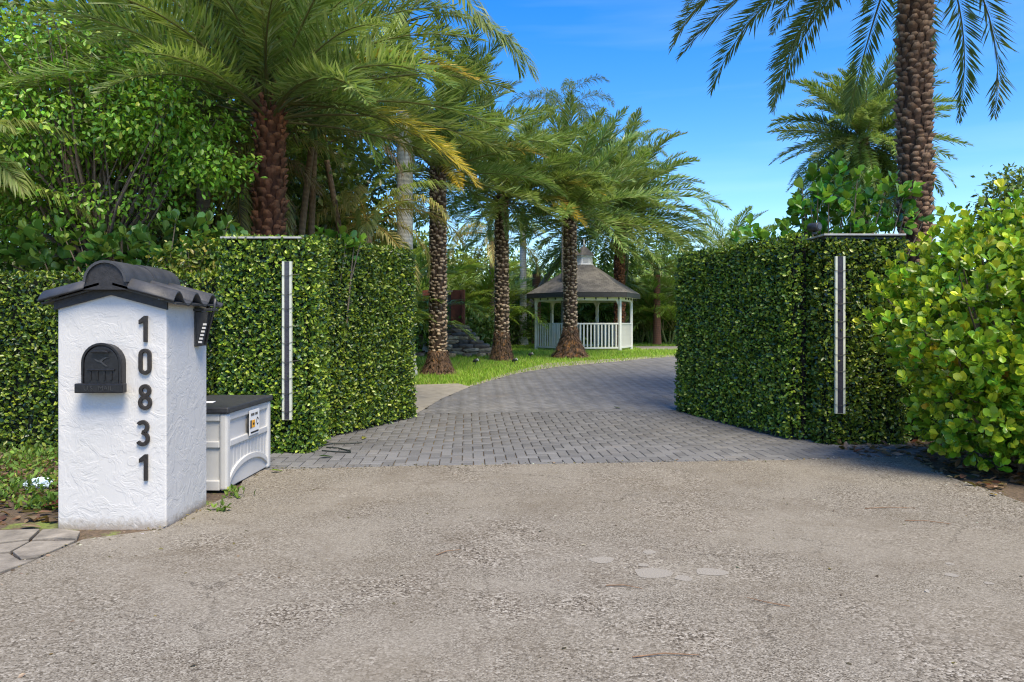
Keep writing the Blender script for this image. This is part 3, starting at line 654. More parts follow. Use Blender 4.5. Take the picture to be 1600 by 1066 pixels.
# house numbers
def arc(cx, cz, rx, rz, a0, a1, n=14): return [(cx+rx*math.cos(R(a0+(a1-a0)*i/(n-1))), cz+rz*math.sin(R(a0+(a1-a0)*i/(n-1)))) for i in range(n)]
def digit(ch, px, py):
    x = (px-800)/FPX*5.345-PX; z = CAMH+(HOR-py)/FPX*5.345; T = Matrix.Translation((x, -hd-.022, z)); b = MB(); h, wd, st, dp = .19, .092, .027, .019
    if ch == '1': b.prism([(.036, h/2), (.036, -h/2), (.009, -h/2), (.009, h/2-.045), (-.026, h/2-.062), (-.026, h/2-.032), (.014, h/2)][::-1], dp, T)
    elif ch == '0':
        r = wd/2-st/2; p = arc(0, h/2-wd/2, r, r, 0, 180, 10)+arc(0, -h/2+wd/2, r, r, 180, 360, 10); b.ribbon(p, st, dp, True, T)
    elif ch == '8':
        b.ribbon(arc(0, .047, .031, .034, 0, 345, 22), st, dp, True, T); b.ribbon(arc(0, -.039, .036, .040, 0, 345, 22), st, dp, True, Matrix.Translation((0, .0006, 0)) @ T)
    elif ch == '3':
        p = arc(-.004, .045, .034, .036, 150, -78, 14)+arc(-.004, -.040, .038, .041, 84, -150, 16); b.ribbon(p, st, dp, False, T)
    return b.build('house_number', M['digit'], pil, bevel=.003)
for ch, px, py in (('1', 224, 514), ('0', 228, 565), ('8', 228, 620.5), ('3', 225, 676.5), ('1', 224.5, 730)): digit(ch, px, py)['label'] = 'black metal house number digit '+ch
# mailbox front set into the pillar
mbx = empty('mailbox', (PX-.04, PY-hd, 1.0), 0, 'black arched metal mailbox set into the white pillar front', 'mailbox')
def archp(wd, h, z0=0, n=14): r = wd/2; return [(-r, z0), (r, z0)]+[(r*math.cos(math.pi*i/n), z0+h-r+r*math.sin(math.pi*i/n)) for i in range(n+1)]
b = MB(); b.prism(archp(.285, .348), .075, Matrix.Translation((0, -.060, .005))); b.build('hood', M['black_metal'], mbx, bevel=.006)
b = MB(); b.prism(archp(.245, .315), .02, Matrix.Translation((0, -.070, .018))); dr = b.build('door', M['black_metal'], mbx, bevel=.004)
b = MB(); pth = archp(.268, .332)[1:]+[(-.134, 0)]; b.ribbon(archp(.268, .336), .018, .014, True, Matrix.Translation((0, -.075, .014))); b.build('door_rim', M['black_metal'], dr, bevel=.003)
b = MB(); b.box((0, -.075, .035), (.345, .062, .068)); b.build('base_plate', M['black_metal'], mbx, bevel=.006)
b = MB(); b.box((0, -.076, .165), (.20, .012, .012)); b.build('door_bar', M['black_metal'], dr, bevel=.003)
for x in (-.075, -.025, .025, .075): b = MB(); b.box((x, -.0735, .122), (.010, .008, .066)); b.build('door_rib', M['black_metal'], dr, bevel=.002)
b = MB(); b.prism([(.062*math.cos(math.pi*i/8), .30+.022*math.sin(math.pi*i/8)) for i in range(9)], .035, Matrix.Translation((0, -.100, -.012))); b.build('handle', M['black_metal'], dr, bevel=.004)
b = MB()      # bird relief
b.prism([(-.052, .247), (-.012, .231), (.004, .240), (.016, .251), (.040, .257), (.060, .252), (.036, .247), (.022, .238), (.010, .222), (.028, .206), (.050, .190), (.034, .190), (.016, .203), (.004, .216), (-.020, .221), (-.038, .232)][::-1], .006, Matrix.Translation((0, -.0755, 0))); b.build('emblem', plain('worn_emblem', (.05, .05, .052), .4, .3, 60, .4), dr)
def text(s, size, loc, mat, parent, name, depth=.002, rot=(R(90), 0, 0), sx=1):
    c = bpy.data.curves.new(name, 'FONT'); c.body = s; c.size = size; c.extrude = depth; c.align_x = 'CENTER'; c.align_y = 'CENTER'
    t = bpy.data.objects.new(name, c); COL.objects.link(t); bpy.context.view_layer.update(); me = bpy.data.meshes.new_from_object(t); bpy.data.objects.remove(t)
    me.materials.clear(); me.materials.append(mat); o = link(name, me, parent); o.location = loc; o.rotation_euler = rot; o.scale = (sx, 1, 1); return o
text('U.S.  MAIL', .046, (0, -.1062, .034), plain('raised_letter', (.045, .045, .047), .4, .3), mbx, 'lettering', .0025, sx=1.05)
# wall lamp under the right eave
lm = empty('wall_lamp', (PX+hw, 5.86, 1.32), 0, 'black wedge shaped wall lamp under the pillar tile eave', 'wall lamp')
b = MB(); b.box((.010, 0, .15), (.018, .10, .31)); b.build('back_plate', M['black_plastic'], lm, bevel=.004)
b = MB(); V = [(.02, -.062, .27), (.02, .062, .27), (.115, .062, .27), (.115, -.062, .27), (.02, -.045, 0), (.02, .045, 0), (.062, .045, 0), (.062, -.045, 0)]
b.add([V[i] for i in range(8)], [(0, 1, 2, 3), (7, 6, 5, 4), (0, 3, 7, 4), (3, 2, 6, 7), (2, 1, 5, 6), (1, 0, 4, 5)]); b.build('lamp_housing', M['black_plastic'], lm, bevel=.004)
b = MB(); b.tube([(.068, 0, .01), (.140, 0, .30), (.148, 0, .375)], [.009, .011, .012], 8); b.build('arm', M['black_plastic'], lm, True)
b = MB(); b.box((.075, 0, .285), (.15, .135, .022)); b.build('lamp_cap', M['black_plastic'], lm, bevel=.005)
for k in range(6): b = MB(); b.box((.050+.0095*k*.9, -.0520-.003*k, .03+.028*k), (.026, .012, .015)); b.build('light_louvre', M['white_plastic'], lm)

# ================================================================== STORAGE BOX
sbx = empty('storage_box', (-2.80, 7.02, .024), R(-1.2), 'white plastic deck storage box with black lid beside the stucco pillar', 'storage box')
bw, bl, bh = .62, 1.10, .68
b = MB(); b.box((0, 0, bh/2+.005), (bw-.05, bl-.05, bh)); b.build('box_body', M['white_plastic'], sbx, bevel=.01)
for sx in (-1, 1):
    for sy in (-1, 1): b = MB(); b.box((sx*(bw/2-.035), sy*(bl/2-.04), bh/2), (.075, .085, bh)); b.build('corner_post', M['white_plastic'], sbx, bevel=.022)
for sx in (-1, 1):
    x = sx*(bw/2-.016)
    for z, h in ((bh-.035, .07), (.405, .06)): b = MB(); b.box((x, 0, z), (.024, bl-.16, h)); b.build('side_rail', M['white_plastic'], sbx, bevel=.009)
    ap = arc(0, -.05, .50, .20, 160, 20, 20); poly = [(q[0], q[1]+.055) for q in ap]+[(q[0], q[1]) for q in ap[::-1]]
    b = MB(); b.prism([(-p[0] if sx < 0 else p[0], p[1]+.01) for p in poly], .024, Matrix.Translation((x+sx*.012, 0, .02)) @ Matrix.Rotation(R(90), 4, 'Z')); b.build('arched_rail', M['white_plastic'], sbx, bevel=.006)
    for k in range(11): b = MB(); b.box((sx*(bw/2-.024), -.42+k*.084, .27), (.006, .045, .24)); b.build('rib', M['white_plastic'], sbx, bevel=.002)
for sy in (-1, 1):
    for z, h in ((bh-.035, .07), (.405, .06), (.045, .09)): b = MB(); b.box((0, sy*(bl/2-.016), z), (bw-.14, .024, h)); b.build('end_rail', M['white_plastic'], sbx, bevel=.009)
b = MB(); b.box((0, 0, bh+.028), (bw+.035, bl+.035, .058)); ld = b.build('lid', M['lid'], sbx, bevel=.014)
b = MB(); b.box((-.10, -.18, bh+.060), (.26, .12, .004), .2); b.build('lid_sticker', M['paper'], ld)
b = MB(); b.box((bw/2+.004, .0, .515), (.012, .16, .13)); b.build('handle_recess', M['black_plastic'], sbx, bevel=.004)
sg = MB(); sg.box((bw/2+.013, .06, .53), (.004, .25, .235)); sg = sg.build('label_sheet', M['paper'], sbx)
xx = bw/2+.0162
for y, z, dy, dz, m_ in ((.06, .435, .20, .016, 'ink'), (.03, .515, .075, .07, 'amber'), (-.035, .515, .032, .075, 'ink'), (.03, .515, .04, .02, 'ink')): b = MB(); b.box((xx+(.001 if (m_ == 'ink' and dy < .05) else 0), y, z), (.002, dy, dz)); b.build('print', M[m_], sg)
for k, y in enumerate((-.025, .0, .022, .044, .085, .108, .13)): b = MB(); b.box((xx, y, .605), (.002, .014, .024)); b.build('print', M['ink'], sg)
b = MB(); b.ribbon(arc(.135, .53, .022, .032, 20, 320, 14), .011, .002, False, Matrix.Translation((xx+.001, 0, 0)) @ Matrix.Rotation(R(90), 4, 'Z')); b.build('print', M['ink'], sg)

# ================================================================== IVY WALLS AND GATES
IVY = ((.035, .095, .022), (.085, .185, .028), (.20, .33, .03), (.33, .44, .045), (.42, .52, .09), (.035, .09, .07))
def ivy_box(name, label, cat, a, c, th, h, z0, group=None, dens=3300, ls=.050, side=1, top_var=.03, core=True, bright=1.0):
    """clipped artificial foliage on a box: a, c = near and far foot of the visible face; thickness goes to the side away from it"""
    a = Vector((*a, 0)); c = Vector((*c, 0)); ln = (c-a).length; ang = math.atan2(c.y-a.y, c.x-a.x)
    root = empty(name, (a.x, a.y, float(zg(a.y))), ang, label, cat, group); t = th*side
    b = MB(); b.box((ln/2, t/2, z0+h/2), (ln-.04, abs(t)-.04, h-.04)); b.build('backing_panel', M['core'], root)
    Ps = []; Ns = []
    def face(o, u, v, nrm, dn):
        n = int(dn*Vector(u).length*Vector(v).length)
        if n < 1: return
        r1, r2 = rng.random((n, 1)), rng.random((n, 1)); Ps.append(np.array(o)+r1*np.array(u)+r2*np.array(v)); Ns.append(np.tile(np.array(nrm, float), (n, 1)))
    sg_ = -1 if side > 0 else 1
    face((0, 0, z0), (ln, 0, 0), (0, 0, h), (0, sg_, 0), dens); face((0, t, z0), (ln, 0, 0), (0, 0, h), (0, -sg_, 0), dens*.35)
    face((0, 0, z0), (0, t, 0), (0, 0, h), (-1, 0, 0), dens); face((ln, 0, z0), (0, t, 0), (0, 0, h), (1, 0, 0), dens)
    face((0, 0, z0+h), (ln, 0, 0), (0, t, 0), (0, 0, 1), dens*.8)
    P = np.concatenate(Ps); N = np.concatenate(Ns); n = len(P)
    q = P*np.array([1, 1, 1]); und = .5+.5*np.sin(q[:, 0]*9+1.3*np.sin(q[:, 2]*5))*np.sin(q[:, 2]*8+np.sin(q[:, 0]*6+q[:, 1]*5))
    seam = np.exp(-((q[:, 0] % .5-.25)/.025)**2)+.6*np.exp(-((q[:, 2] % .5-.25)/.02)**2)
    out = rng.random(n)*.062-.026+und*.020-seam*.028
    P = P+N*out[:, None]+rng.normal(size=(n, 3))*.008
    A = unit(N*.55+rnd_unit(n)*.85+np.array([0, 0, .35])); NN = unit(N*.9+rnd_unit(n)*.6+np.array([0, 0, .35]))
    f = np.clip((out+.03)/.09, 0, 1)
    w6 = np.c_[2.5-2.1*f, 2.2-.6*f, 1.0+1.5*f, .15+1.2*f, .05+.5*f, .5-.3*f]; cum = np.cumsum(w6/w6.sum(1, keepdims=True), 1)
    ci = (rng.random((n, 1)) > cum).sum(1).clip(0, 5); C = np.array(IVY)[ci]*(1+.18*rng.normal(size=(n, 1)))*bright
    L_ = ls*(.7+.6*rng.random(n))
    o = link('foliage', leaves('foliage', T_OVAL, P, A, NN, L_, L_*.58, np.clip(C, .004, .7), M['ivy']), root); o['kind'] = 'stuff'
    return root
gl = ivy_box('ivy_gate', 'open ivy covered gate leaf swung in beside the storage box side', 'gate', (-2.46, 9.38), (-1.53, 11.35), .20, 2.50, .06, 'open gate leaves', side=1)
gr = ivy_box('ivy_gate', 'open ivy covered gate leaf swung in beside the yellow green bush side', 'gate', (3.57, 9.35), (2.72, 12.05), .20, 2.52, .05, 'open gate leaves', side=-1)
for root, ln in ((gl, 2.18), (gr, 2.83)):
    s = 1 if root is gl else -1
    b = MB(); b.box((-.03, s*.13, 1.25), (.03, .06, 2.4)); b.build('hinge_post', M['black_metal'], root)
    b = MB(); b.box((ln/2, s*.10, 2.595-(.0)), (ln, .05, .03)); b.build('top_rail', M['black_metal'], root)
    b = MB(); b.tube([(ln-.15, s*.10, .0-.0), (ln-.15, s*.10, .08)], .03, 10); b.build('wheel_support', M['black_metal'], root)
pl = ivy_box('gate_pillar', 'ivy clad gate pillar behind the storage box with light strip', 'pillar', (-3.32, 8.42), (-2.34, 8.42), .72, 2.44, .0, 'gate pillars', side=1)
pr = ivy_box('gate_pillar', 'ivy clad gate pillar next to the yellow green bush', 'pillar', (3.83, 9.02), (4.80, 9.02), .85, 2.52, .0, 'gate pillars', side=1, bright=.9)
b = MB(); b.box((.45, .34, 2.475), (.92, .74, .024)); b.build('cap_slab', M['cap'], pl, bevel=.005)
b = MB(); b.box((.47, .40, 2.578), (1.0, .92, .024)); b.build('cap_slab', M['cap'], pr, bevel=.005)
b = MB(); b.box((.47, .42, 2.545), (.94, .86, .03)); b.build('cap_edge', M['black_plastic'], pr)
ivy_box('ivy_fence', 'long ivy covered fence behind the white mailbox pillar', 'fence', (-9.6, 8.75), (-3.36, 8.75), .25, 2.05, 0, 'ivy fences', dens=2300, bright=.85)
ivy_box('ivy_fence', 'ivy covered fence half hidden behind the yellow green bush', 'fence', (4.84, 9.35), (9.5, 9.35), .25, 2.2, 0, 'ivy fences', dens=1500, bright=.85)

def light_strip(label, px0, px1, py0, py1, d):
    a = at(px0, py1, d); c = at(px1, py0, d); wd, h = c.x-a.x, c.z-a.z
    root = empty('light_strip', ((a.x+c.x)/2, d, a.z), 0, label, 'light strip', 'vertical light strips on the gate pillars')
    b = MB(); b.ribbon([(-wd/2+.013, .012), (wd/2-.013, .012), (wd/2-.013, h-.012), (-wd/2+.013, h-.012)], .026, .04, True); b.build('frame', M['cream'], root, bevel=.004)
    b = MB(); b.box((0, .020, h/2), (wd-.05, .03, h-.03)); b.build('dark_panel', M['strip'], root)
    b = MB(); b.box((0, .06, h/2), (.04, .08, h*.8)); b.build('mount', M['black_plastic'], root)
    for k in range(9):
        z = h*(.06+.105*k)+random.uniform(-.02, .02); y = -.006; b = MB(); b.tube([(-wd*.62, .03, z+.02), (-wd/2, y, z+.008), (0, y-.002, z-.006), (wd/2, y, z+.012), (wd*.7+random.uniform(0, .1), .03, z+.02)], .0028, 6); b.build('wire_tie', M['wire'], root)
    return root
light_strip('cream framed vertical light strip on the pillar behind the storage box', 440.5, 455.5, 407, 658, 8.33)
light_strip('cream framed vertical light strip on the pillar by the bush', 1305.5, 1321, 399, 648, 8.93)
sc_ = empty('security_camera', at(1272, 366, 9.15), R(28), 'small round black security camera on the pillar corner by the bush', 'camera')
b = MB(); b.lathe([(.03, 0), (.03, .02), (.012, .03), (.012, .05)], 12); b.build('mount', M['black_plastic'], sc_)
b = MB(); b.tube([(0, -.08, .085), (0, -.075, .085), (0, .06, .085), (0, .075, .085)], [.050, .056, .056, .04], 16); b.build('camera_body', M['black_plastic'], sc_, True)
b = MB(); b.tube([(0, -.084, .085), (0, -.079, .085)], .034, 14); b.build('lens', M['strip'], sc_)

# ================================================================== GAZEBO
gx, gyy = (912.5-800)/FPX*29, 29.0; gz = .46; OFF = R(-8)
gzb = empty('gazebo', (gx, gyy, gz), 0, 'white hexagonal gazebo with grey shingle roof and cupola', 'gazebo')
def hexp(r, k): a = -(OFF+R(60)*k); return (r*math.cos(a), r*math.sin(a))   # k grows towards the camera side
RP, RR = 1.92, 2.27; ZE = 2.0
b = MB(); b.add([(*hexp(2.06, k), z) for z in (-.20, 0) for k in range(6)], [tuple(range(5, -1, -1)), tuple(range(6, 12))]+[(k, (k+1) % 6, (k+1) % 6+6, k+6) for k in range(6)]); b.build('deck', M['redwood'], gzb)
b = MB(); m0 = (np.array(hexp(2.06, 0))+np.array(hexp(2.06, 1)))/2; b.box((m0[0]*1.07, m0[1]*1.07, -.13), (.34, 1.0, .14), math.atan2(m0[1], m0[0])); b.build('step', M['redwood'], gzb, bevel=.01)
for k in range(6):
    x, y = hexp(RP, k); an = math.atan2(y, x)
    b = MB(); b.box((x, y, ZE/2+.02), (.105, .105, ZE+.02), an); b.build('post', M['white_metal'], gzb, bevel=.008)
    for q in (1, -1):
        x2, y2 = hexp(RP, k+q); d = Vector((x2-x, y2-y, 0)).normalized(); p = Vector((x, y, 0))
        b = MB(); T = Matrix.Translation((x, y, 0)) @ Matrix.Rotation(math.atan2(d.y, d.x), 4, 'Z')
        pts = [(.05, ZE-.42), (.05, ZE)]+[(.30, ZE)]+[(.05+.25*(1-math.cos(R(90)*i/6)) if False else .30-.25*math.sin(R(90)*i/6), ZE-.05-.37*(1-math.cos(R(90)*i/6))) for i in range(7)]
        b.prism(pts, .04, Matrix.Translation((0, 0, 0)) @ T @ Matrix.Translation((0, -.02, 0))); b.build('bracket', M['white_metal'], gzb)
    x2, y2 = hexp(RP, k+1); a = Vector((x, y, 0)); c = Vector((x2, y2, 0)); mid = (a+c)/2; ln = (c-a).length; an = math.atan2(c.y-a.y, c.x-a.x)
    b = MB(); b.box((mid.x, mid.y, ZE-.06), (ln-.1, .05, .12), an); b.build('header_beam', M['white_metal'], gzb)
    if k == 3: continue                                        # entrance at the back
    for z, hh in ((1.02, .055), (.12, .06)): b = MB(); b.box((mid.x, mid.y, z), (ln-.10, .06, hh), an); b.build('rail', M['white_metal'], gzb)
    nb = 13; bm_ = MB(); bm_.box((0, 0, 0), (.045, .045, .845)); bm_ = bm_.mesh('baluster', M['white_metal'])
    for j in range(nb): o = link('baluster', bm_, gzb); p = a+(c-a)*((j+1)/(nb+1)); o.location = (p.x, p.y, .57); o.rotation_euler = (0, 0, an)
rz0, rz1, rt = ZE+.14, 3.30, .34
for k in range(6):
    (x, y), (x2, y2) = hexp(RR, k), hexp(RR, k+1); (u, v), (u2, v2) = hexp(rt, k), hexp(rt, k+1)
    mu = .95; xm, ym, xm2, ym2 = x*.52+u*.48, y*.52+v*.48, x2*.52+u2*.48, y2*.52+v2*.48; zm = rz0+(rz1-rz0)*.46
    me = bpy.data.meshes.new('roof_face'); me.from_pydata([(x, y, rz0), (x2, y2, rz0), (xm2, ym2, zm), (xm, ym, zm), (u2, v2, rz1), (u, v, rz1)], [], [(0, 1, 2, 3), (3, 2, 4, 5)])
    uv = me.uv_layers.new(name='UVMap'); co_ = {0: (0, 0), 1: (RR, 0), 2: (RR*.76, 1.1), 3: (RR*.24, 1.1), 4: (RR*.57, 2.25), 5: (RR*.43, 2.25)}
    for lp_ in me.loops: uv.data[lp_.index].uv = co_[lp_.vertex_index]
    me.materials.append(M['shingle']); o = link('roof_face', me, gzb); md = o.modifiers.new('s', 'SOLIDIFY'); md.thickness = .05; md.offset = -1
    a = Vector((x, y, 0))*1.004; c = Vector((x2, y2, 0))*1.004; mid = (a+c)/2; an = math.atan2(c.y-a.y, c.x-a.x)
    b = MB(); b.box((mid.x, mid.y, rz0-.055), ((c-a).length, .03, .17), an); b.build('fascia', M['tile_dark'], gzb)
    (i1, j1), (i2, j2) = hexp(RR-.03, k), hexp(RR-.03, k+1); b = MB(); b.add([(i1, j1, rz0-.12), (i2, j2, rz0-.12), (*hexp(1.5, k+1), rz0-.10), (*hexp(1.5, k), rz0-.10)], [(0, 1, 2, 3)]); so_ = b.build('soffit', M['white_metal'], gzb); so_.modifiers.new('s', 'SOLIDIFY').thickness = .015
    b = MB(); b.tube([(x, y, rz0+.02), (xm, ym, zm+.02), (u, v, rz1+.02)], .035, 6); b.build('hip_cap', plain('hip_cap', (.13, .12, .105), .9, 0, 8, .3), gzb) if k else b.build('hip_cap', plain('hip_cap', (.13, .12, .105), .9, 0, 8, .3), gzb)
b = MB(); b.add([(*hexp(r, k), z) for r, z in ((.42, 3.24), (.42, 3.34), (.36, 3.36), (.33, 3.62), (.40, 3.64), (.40, 3.68)) for k in range(6)], [(j*6+k, j*6+(k+1) % 6, (j+1)*6+(k+1) % 6, (j+1)*6+k) for j in range(5) for k in range(6)]+[tuple(range(30, 36))]); cup = b.build('cupola', M['white_metal'], gzb)
for k in range(6):
    (x, y), (x2, y2) = hexp(.362, k), hexp(.362, k+1); b = MB(); b.box(((x+x2)/2, (y+y2)/2, 3.49), (.2, .015, .17), math.atan2(y2-y, x2-x)); b.build('louvre', plain('louvre', (.5, .5, .5), .6), cup)
b = MB(); b.add([(*hexp(.44, k), 3.69) for k in range(6)]+[(*hexp(.20, k), 3.95) for k in range(6)]+[(0, 0, 4.12)], [(k, (k+1) % 6, (k+1) % 6+6, k+6) for k in range(6)]+[(k+6, (k+1) % 6+6, 12) for k in range(6)]); b.build('cupola_roof', plain('cupola_roof', (.15, .135, .12), .9, 0, 9, .35), cup)
b = MB(); b.lathe([(.03, 4.08), (.05, 4.16), (.02, 4.22), (.035, 4.27), (.004, 4.36)], 8); b.build('finial', M['white_metal'], cup, True)
bl_ = MB(); bl_.lathe([(.012, .03), (.03, 0), (.028, -.04), (.005, -.065)], 8); bl_ = bl_.mesh('string_bulb', M['black_plastic'], True)
for k in range(0, 3):
    a = Vector((*hexp(RR-.1, k), rz0-.17)); c = Vector((*hexp(RR-.1, k+1), rz0-.17))
    for j in range(5): o = link('string_bulb', bl_, gzb); o.location = a+(c-a)*((j+.5)/5)

# ================================================================== FOUNTAIN
fx, fy = (694-800)/FPX*25.5, 25.5; fz = float(zg(fy))
fnt = empty('fountain', (fx, fy, fz), 0, 'rusty steel fountain wall with stacked rock ledges behind a palm', 'fountain')
for x0, x1, y, h in ((-.75, -.30, .05, 2.2), (.24, .62, .0, 2.2)): b = MB(); b.box(((x0+x1)/2, y, h/2), (x1-x0, .06, h)); b.build('steel_panel', M['corten'], fnt, bevel=.006)
b = MB(); b.box((.68, -.20, 1.1), (.10, .46, 2.2)); b.build('steel_panel', M['corten'], fnt, bevel=.006)
b = MB(); b.box((-.03, .08, 1.02), (.54, .06, 2.04)); b.build('slate_panel', M['slate'], fnt)
b = MB(); b.box((0, .02, 2.16), (.60, .14, .06)); b.build('spout', plain('spout', (.35, .3, .2), .6), fnt)
b = MB(); b.add([(-.03, -.03, 2.1), (.12, -.03, 2.1), (.10, -.06, .95), (0, -.06, .95)], [(0, 1, 2, 3)]); o = b.build('water_sheet', M['waterfall'], fnt); o.modifiers.new('s', 'SOLIDIFY').thickness = .02
rr = random.Random(5)
def rock(parent, c, s, tint, rz, seed):
    r2 = random.Random(seed); bm = bmesh.new(); bmesh.ops.create_icosphere(bm, subdivisions=2, radius=.5)
    for v in bm.verts:
        p = v.co; p.y = math.copysign(abs(p.y)**.75*.6, p.y); p.z = max(-.42, min(.40, p.z*1.5)); p.x = math.copysign(abs(p.x)**.75*.6, p.x); p *= 1+r2.uniform(-.09, .09); v.co = Vector((p.x*s[0], p.y*s[1], p.z*s[2]))
    me = bpy.data.meshes.new('rock'); bm.to_mesh(me); bm.free(); a = me.attributes.new('tint', 'FLOAT_COLOR', 'POINT'); a.data.foreach_set('color', np.tile([*tint, 1], len(me.vertices)).astype(np.float32))
    me.materials.append(M['rock']); o = link('rock', me, parent); o.location = c; o.rotation_euler = (rr.uniform(-.08, .08), rr.uniform(-.1, .1), rz); return o
RT = [(.34, .25, .15), (.42, .31, .18), (.20, .15, .11), (.13, .11, .09), (.46, .36, .23)]
for tier in range(8):                                         # ledges of flat stacked stone, stepping back
    z = .05+.125*tier; y = -1.15+.125*tier; n = 6 if tier < 5 else 5; x0 = -1.0+.03*tier; x1 = 1.75-.14*tier
    for k in range(n):
        x = x0+(x1-x0)*(k+.5)/n+rr.uniform(-.07, .07); rock(fnt, (x, y+rr.uniform(-.10, .08), z), (rr.uniform(.62, .98), rr.uniform(.5, .7), rr.uniform(.13, .17)), RT[rr.randrange(5)] if tier < 5 else RT[2+rr.randrange(2)], rr.uniform(-.25, .25), rr.random())
b = MB()
for x, z0, z1, y in ((-.55, .62, .15, -1.33), (-.45, .60, .12, -1.34), (-.35, .62, .14, -1.33), (-.68, 1.02, .80, -.62), (-.18, .86, .50, -.98)): b = MB(); b.add([(x-.05, y+.25, z0), (x+.05, y+.25, z0), (x+.06, y, z1), (x-.06, y, z1)], [(0, 1, 2, 3)]); o = b.build('water_trickle', M['waterfall'], fnt); o.modifiers.new('s', 'SOLIDIFY').thickness = .02
pd = sheet('pond', [(fx+1.75*math.cos(t)*(1+.07*math.sin(3*t))+.2, fy-1.6+.75*math.sin(t)) for t in np.linspace(0, 6.283, 30)[:-1]], .03, M['water'])
rk = empty('pond_edging', (fx+.2, fy-1.6, float(zg(fy-1.6))), 0, 'rough rock edging around the dark fountain pond', 'rocks')
for k in range(22):
    t = 6.283*k/22; rock(rk, (1.8*math.cos(t), .82*math.sin(t), .06), (.42, .34, .16+(.05*rr.random())), RT[rr.randrange(5)], t+1.57, k+50)
for px, py, lab in ((743, 572, 'small black garden spotlight in the grass between two palm bases'), (804, 571, 'black spike garden spotlight beside the driveway palm root mound'), (829, 561, 'upright black garden spotlight in the lawn before the gazebo railing')):
    x, y = G(px, py); g = empty('garden_spotlight', (x, y, float(zg(y))), 0, lab, 'spotlight', 'garden spotlights in the lawn'); g.scale = (.72, .72, .72)
    b = MB(); b.tube([(0, 0, -.05), (0, 0, .16)], .012, 6); b.build('spike', M['black_plastic'], g)
    b = MB(); b.tube([(-.10, .02, .16), (-.02, 0, .20), (.09, -.02, .24)], [.035, .06, .065], 10); b.build('lamp_head', M['black_plastic'], g, True)
    b = MB(); b.tube([(.09, -.02, .241), (.094, -.021, .243)], .055, 10); b.build('lens', M['white_plastic'], g)

# ================================================================== PALMS
RUST = (.16, .058, .026); RUSTB = (.25, .105, .045); BRN = (.105, .062, .036); PALE = (.50, .39, .26)
pA = date_palm('date palm with thick rusty red trunk rising behind the left gate pillar cap', -3.62, 11.0, 4.75, .225, 74, 1.08, RUST, RUSTB, seed=1, root_h=0, rows=.10, per=10, ragged=.7, e_lo=8)
pB = date_palm('date palm with pale scaly trunk on the lawn before the fountain', -1.80, 17.9, 5.0, .215, 64, 1.0, BRN, PALE, seed=2, rows=.088, per=10, bulb=2.1, root_h=.55, e_lo=2, ragged=.2)
pC = date_palm('date palm with swollen orange root mound between fountain and gazebo', -.31, 22.0, 4.9, .215, 52, 1.0, BRN, PALE, 'datefar', seed=3, rows=.10, per=9, bulb=1.75, root_h=.85, e_lo=-4, ragged=.25)
pD = date_palm('date palm with wide root mound standing right before the gazebo', 1.83, 23.2, 4.6, .22, 52, 1.05, BRN, PALE, 'datefar', seed=4, rows=.10, per=9, bulb=2.9, root_h=.95, e_lo=-4, ragged=.25)
pE = date_palm('full date palm with reddish trunk rising behind the gazebo roof', 4.6, 31.5, 5.6, .24, 96, 1.32, RUST, RUSTB, 'datefar', seed=5, rows=.13, per=8, root_h=.5, e_lo=-20)
pF = date_palm('tall date palm with rough brown trunk behind the right ivy pillar', 6.02, 11.0, 7.75, .225, 66, 1.18, (.14, .075, .042), (.34, .215, .13), 'datedark', 'date palms along the driveway', -6, seed=6, root_h=0, rows=.085, per=10, ragged=.75, e_hi=70)
pG = date_palm('round headed date palm with olive fronds beyond the right gate leaf', 11.9, 25.0, 7.3, .22, 140, .90, BRN, PALE, 'datefar', seed=7, root_h=.4, e_lo=-62)
pH = date_palm('low distant date palm beyond the right gate leaf top', 10.9, 37.0, 4.3, .22, 30, 1.0, BRN, PALE, 'datefar', seed=8, root_h=.4, e_lo=-30)
for root, top, az, e, s in ((pA, 4.75, -.20, 4, .98), (pA, 4.75, -.32, 24, 1.02), (pA, 4.75, -.05, 2, 1.05), (pB, 5.0, -.5, 22, .9), (pB, 5.0, -1.3, 2, .8), (pC, 4.9, -.6, 2, .95), (pC, 4.9, -.2, 22, .95)):
    put_frond(root, 'yellow', (0, 0, top), az, e, s, .3)['label'] = 'green frond with yellowing leaflets'
for az, e in ((.95, -22), (.45, -30), (1.35, -24), (.05, -34), (2.3, -26)): put_frond(pF, 'datedark', (0, 0, 7.75), az, e, 1.1, .2)
for k in range(9): a = k*.7; put_frond(pC, 'date', (math.cos(a)*.18, math.sin(a)*.18, 4.75), a, -42, .42)      # short fronds hanging along the trunk
def ringed_palm(label, x, y, h, r, kind, n, fs, e_hi, e_lo, shaft=1.0, tint=(.60, .58, .53), name='royal_palm', group=None, base=1.55, lean=(0, 0), mixk=None):
    root = empty(name, (x, y, float(zg(y))), 0, label, 'palm tree', group); b = MB(); pts = []; rad = []; nr = int(h/.10)
    for i in range(nr*2+1):
        z = h*i/(nr*2); t = z/h; pts.append((lean[0]*t**1.4, lean[1]*t**1.4, z)); rr_ = r*(1+(base-1)*math.exp(-z/.55))*(1-.10*t); rad.append(rr_*(.975 if i % 2 else 1.0))
    V0 = len(b.v); b.tube(pts, rad, 16, tint)
    b.t = [tuple(c*(.72 if (k//16) % 2 else 1.0) for c in b.t[k]) for k in range(len(b.t))]
    b.build('trunk', M['bark'], root, True)
    if shaft: b = MB(); b.tube([(lean[0], lean[1], h), (lean[0], lean[1], h+shaft*.5), (lean[0], lean[1], h+shaft)], [r*.92, r*.8, r*.45], 12, (.12, .19, .05)); b.build('crownshaft', M['bark'], root, True)
    crown_fronds(root, kind, (lean[0], lean[1], h+shaft), n, fs, e_hi, e_lo, .05, mixk, .1); return root
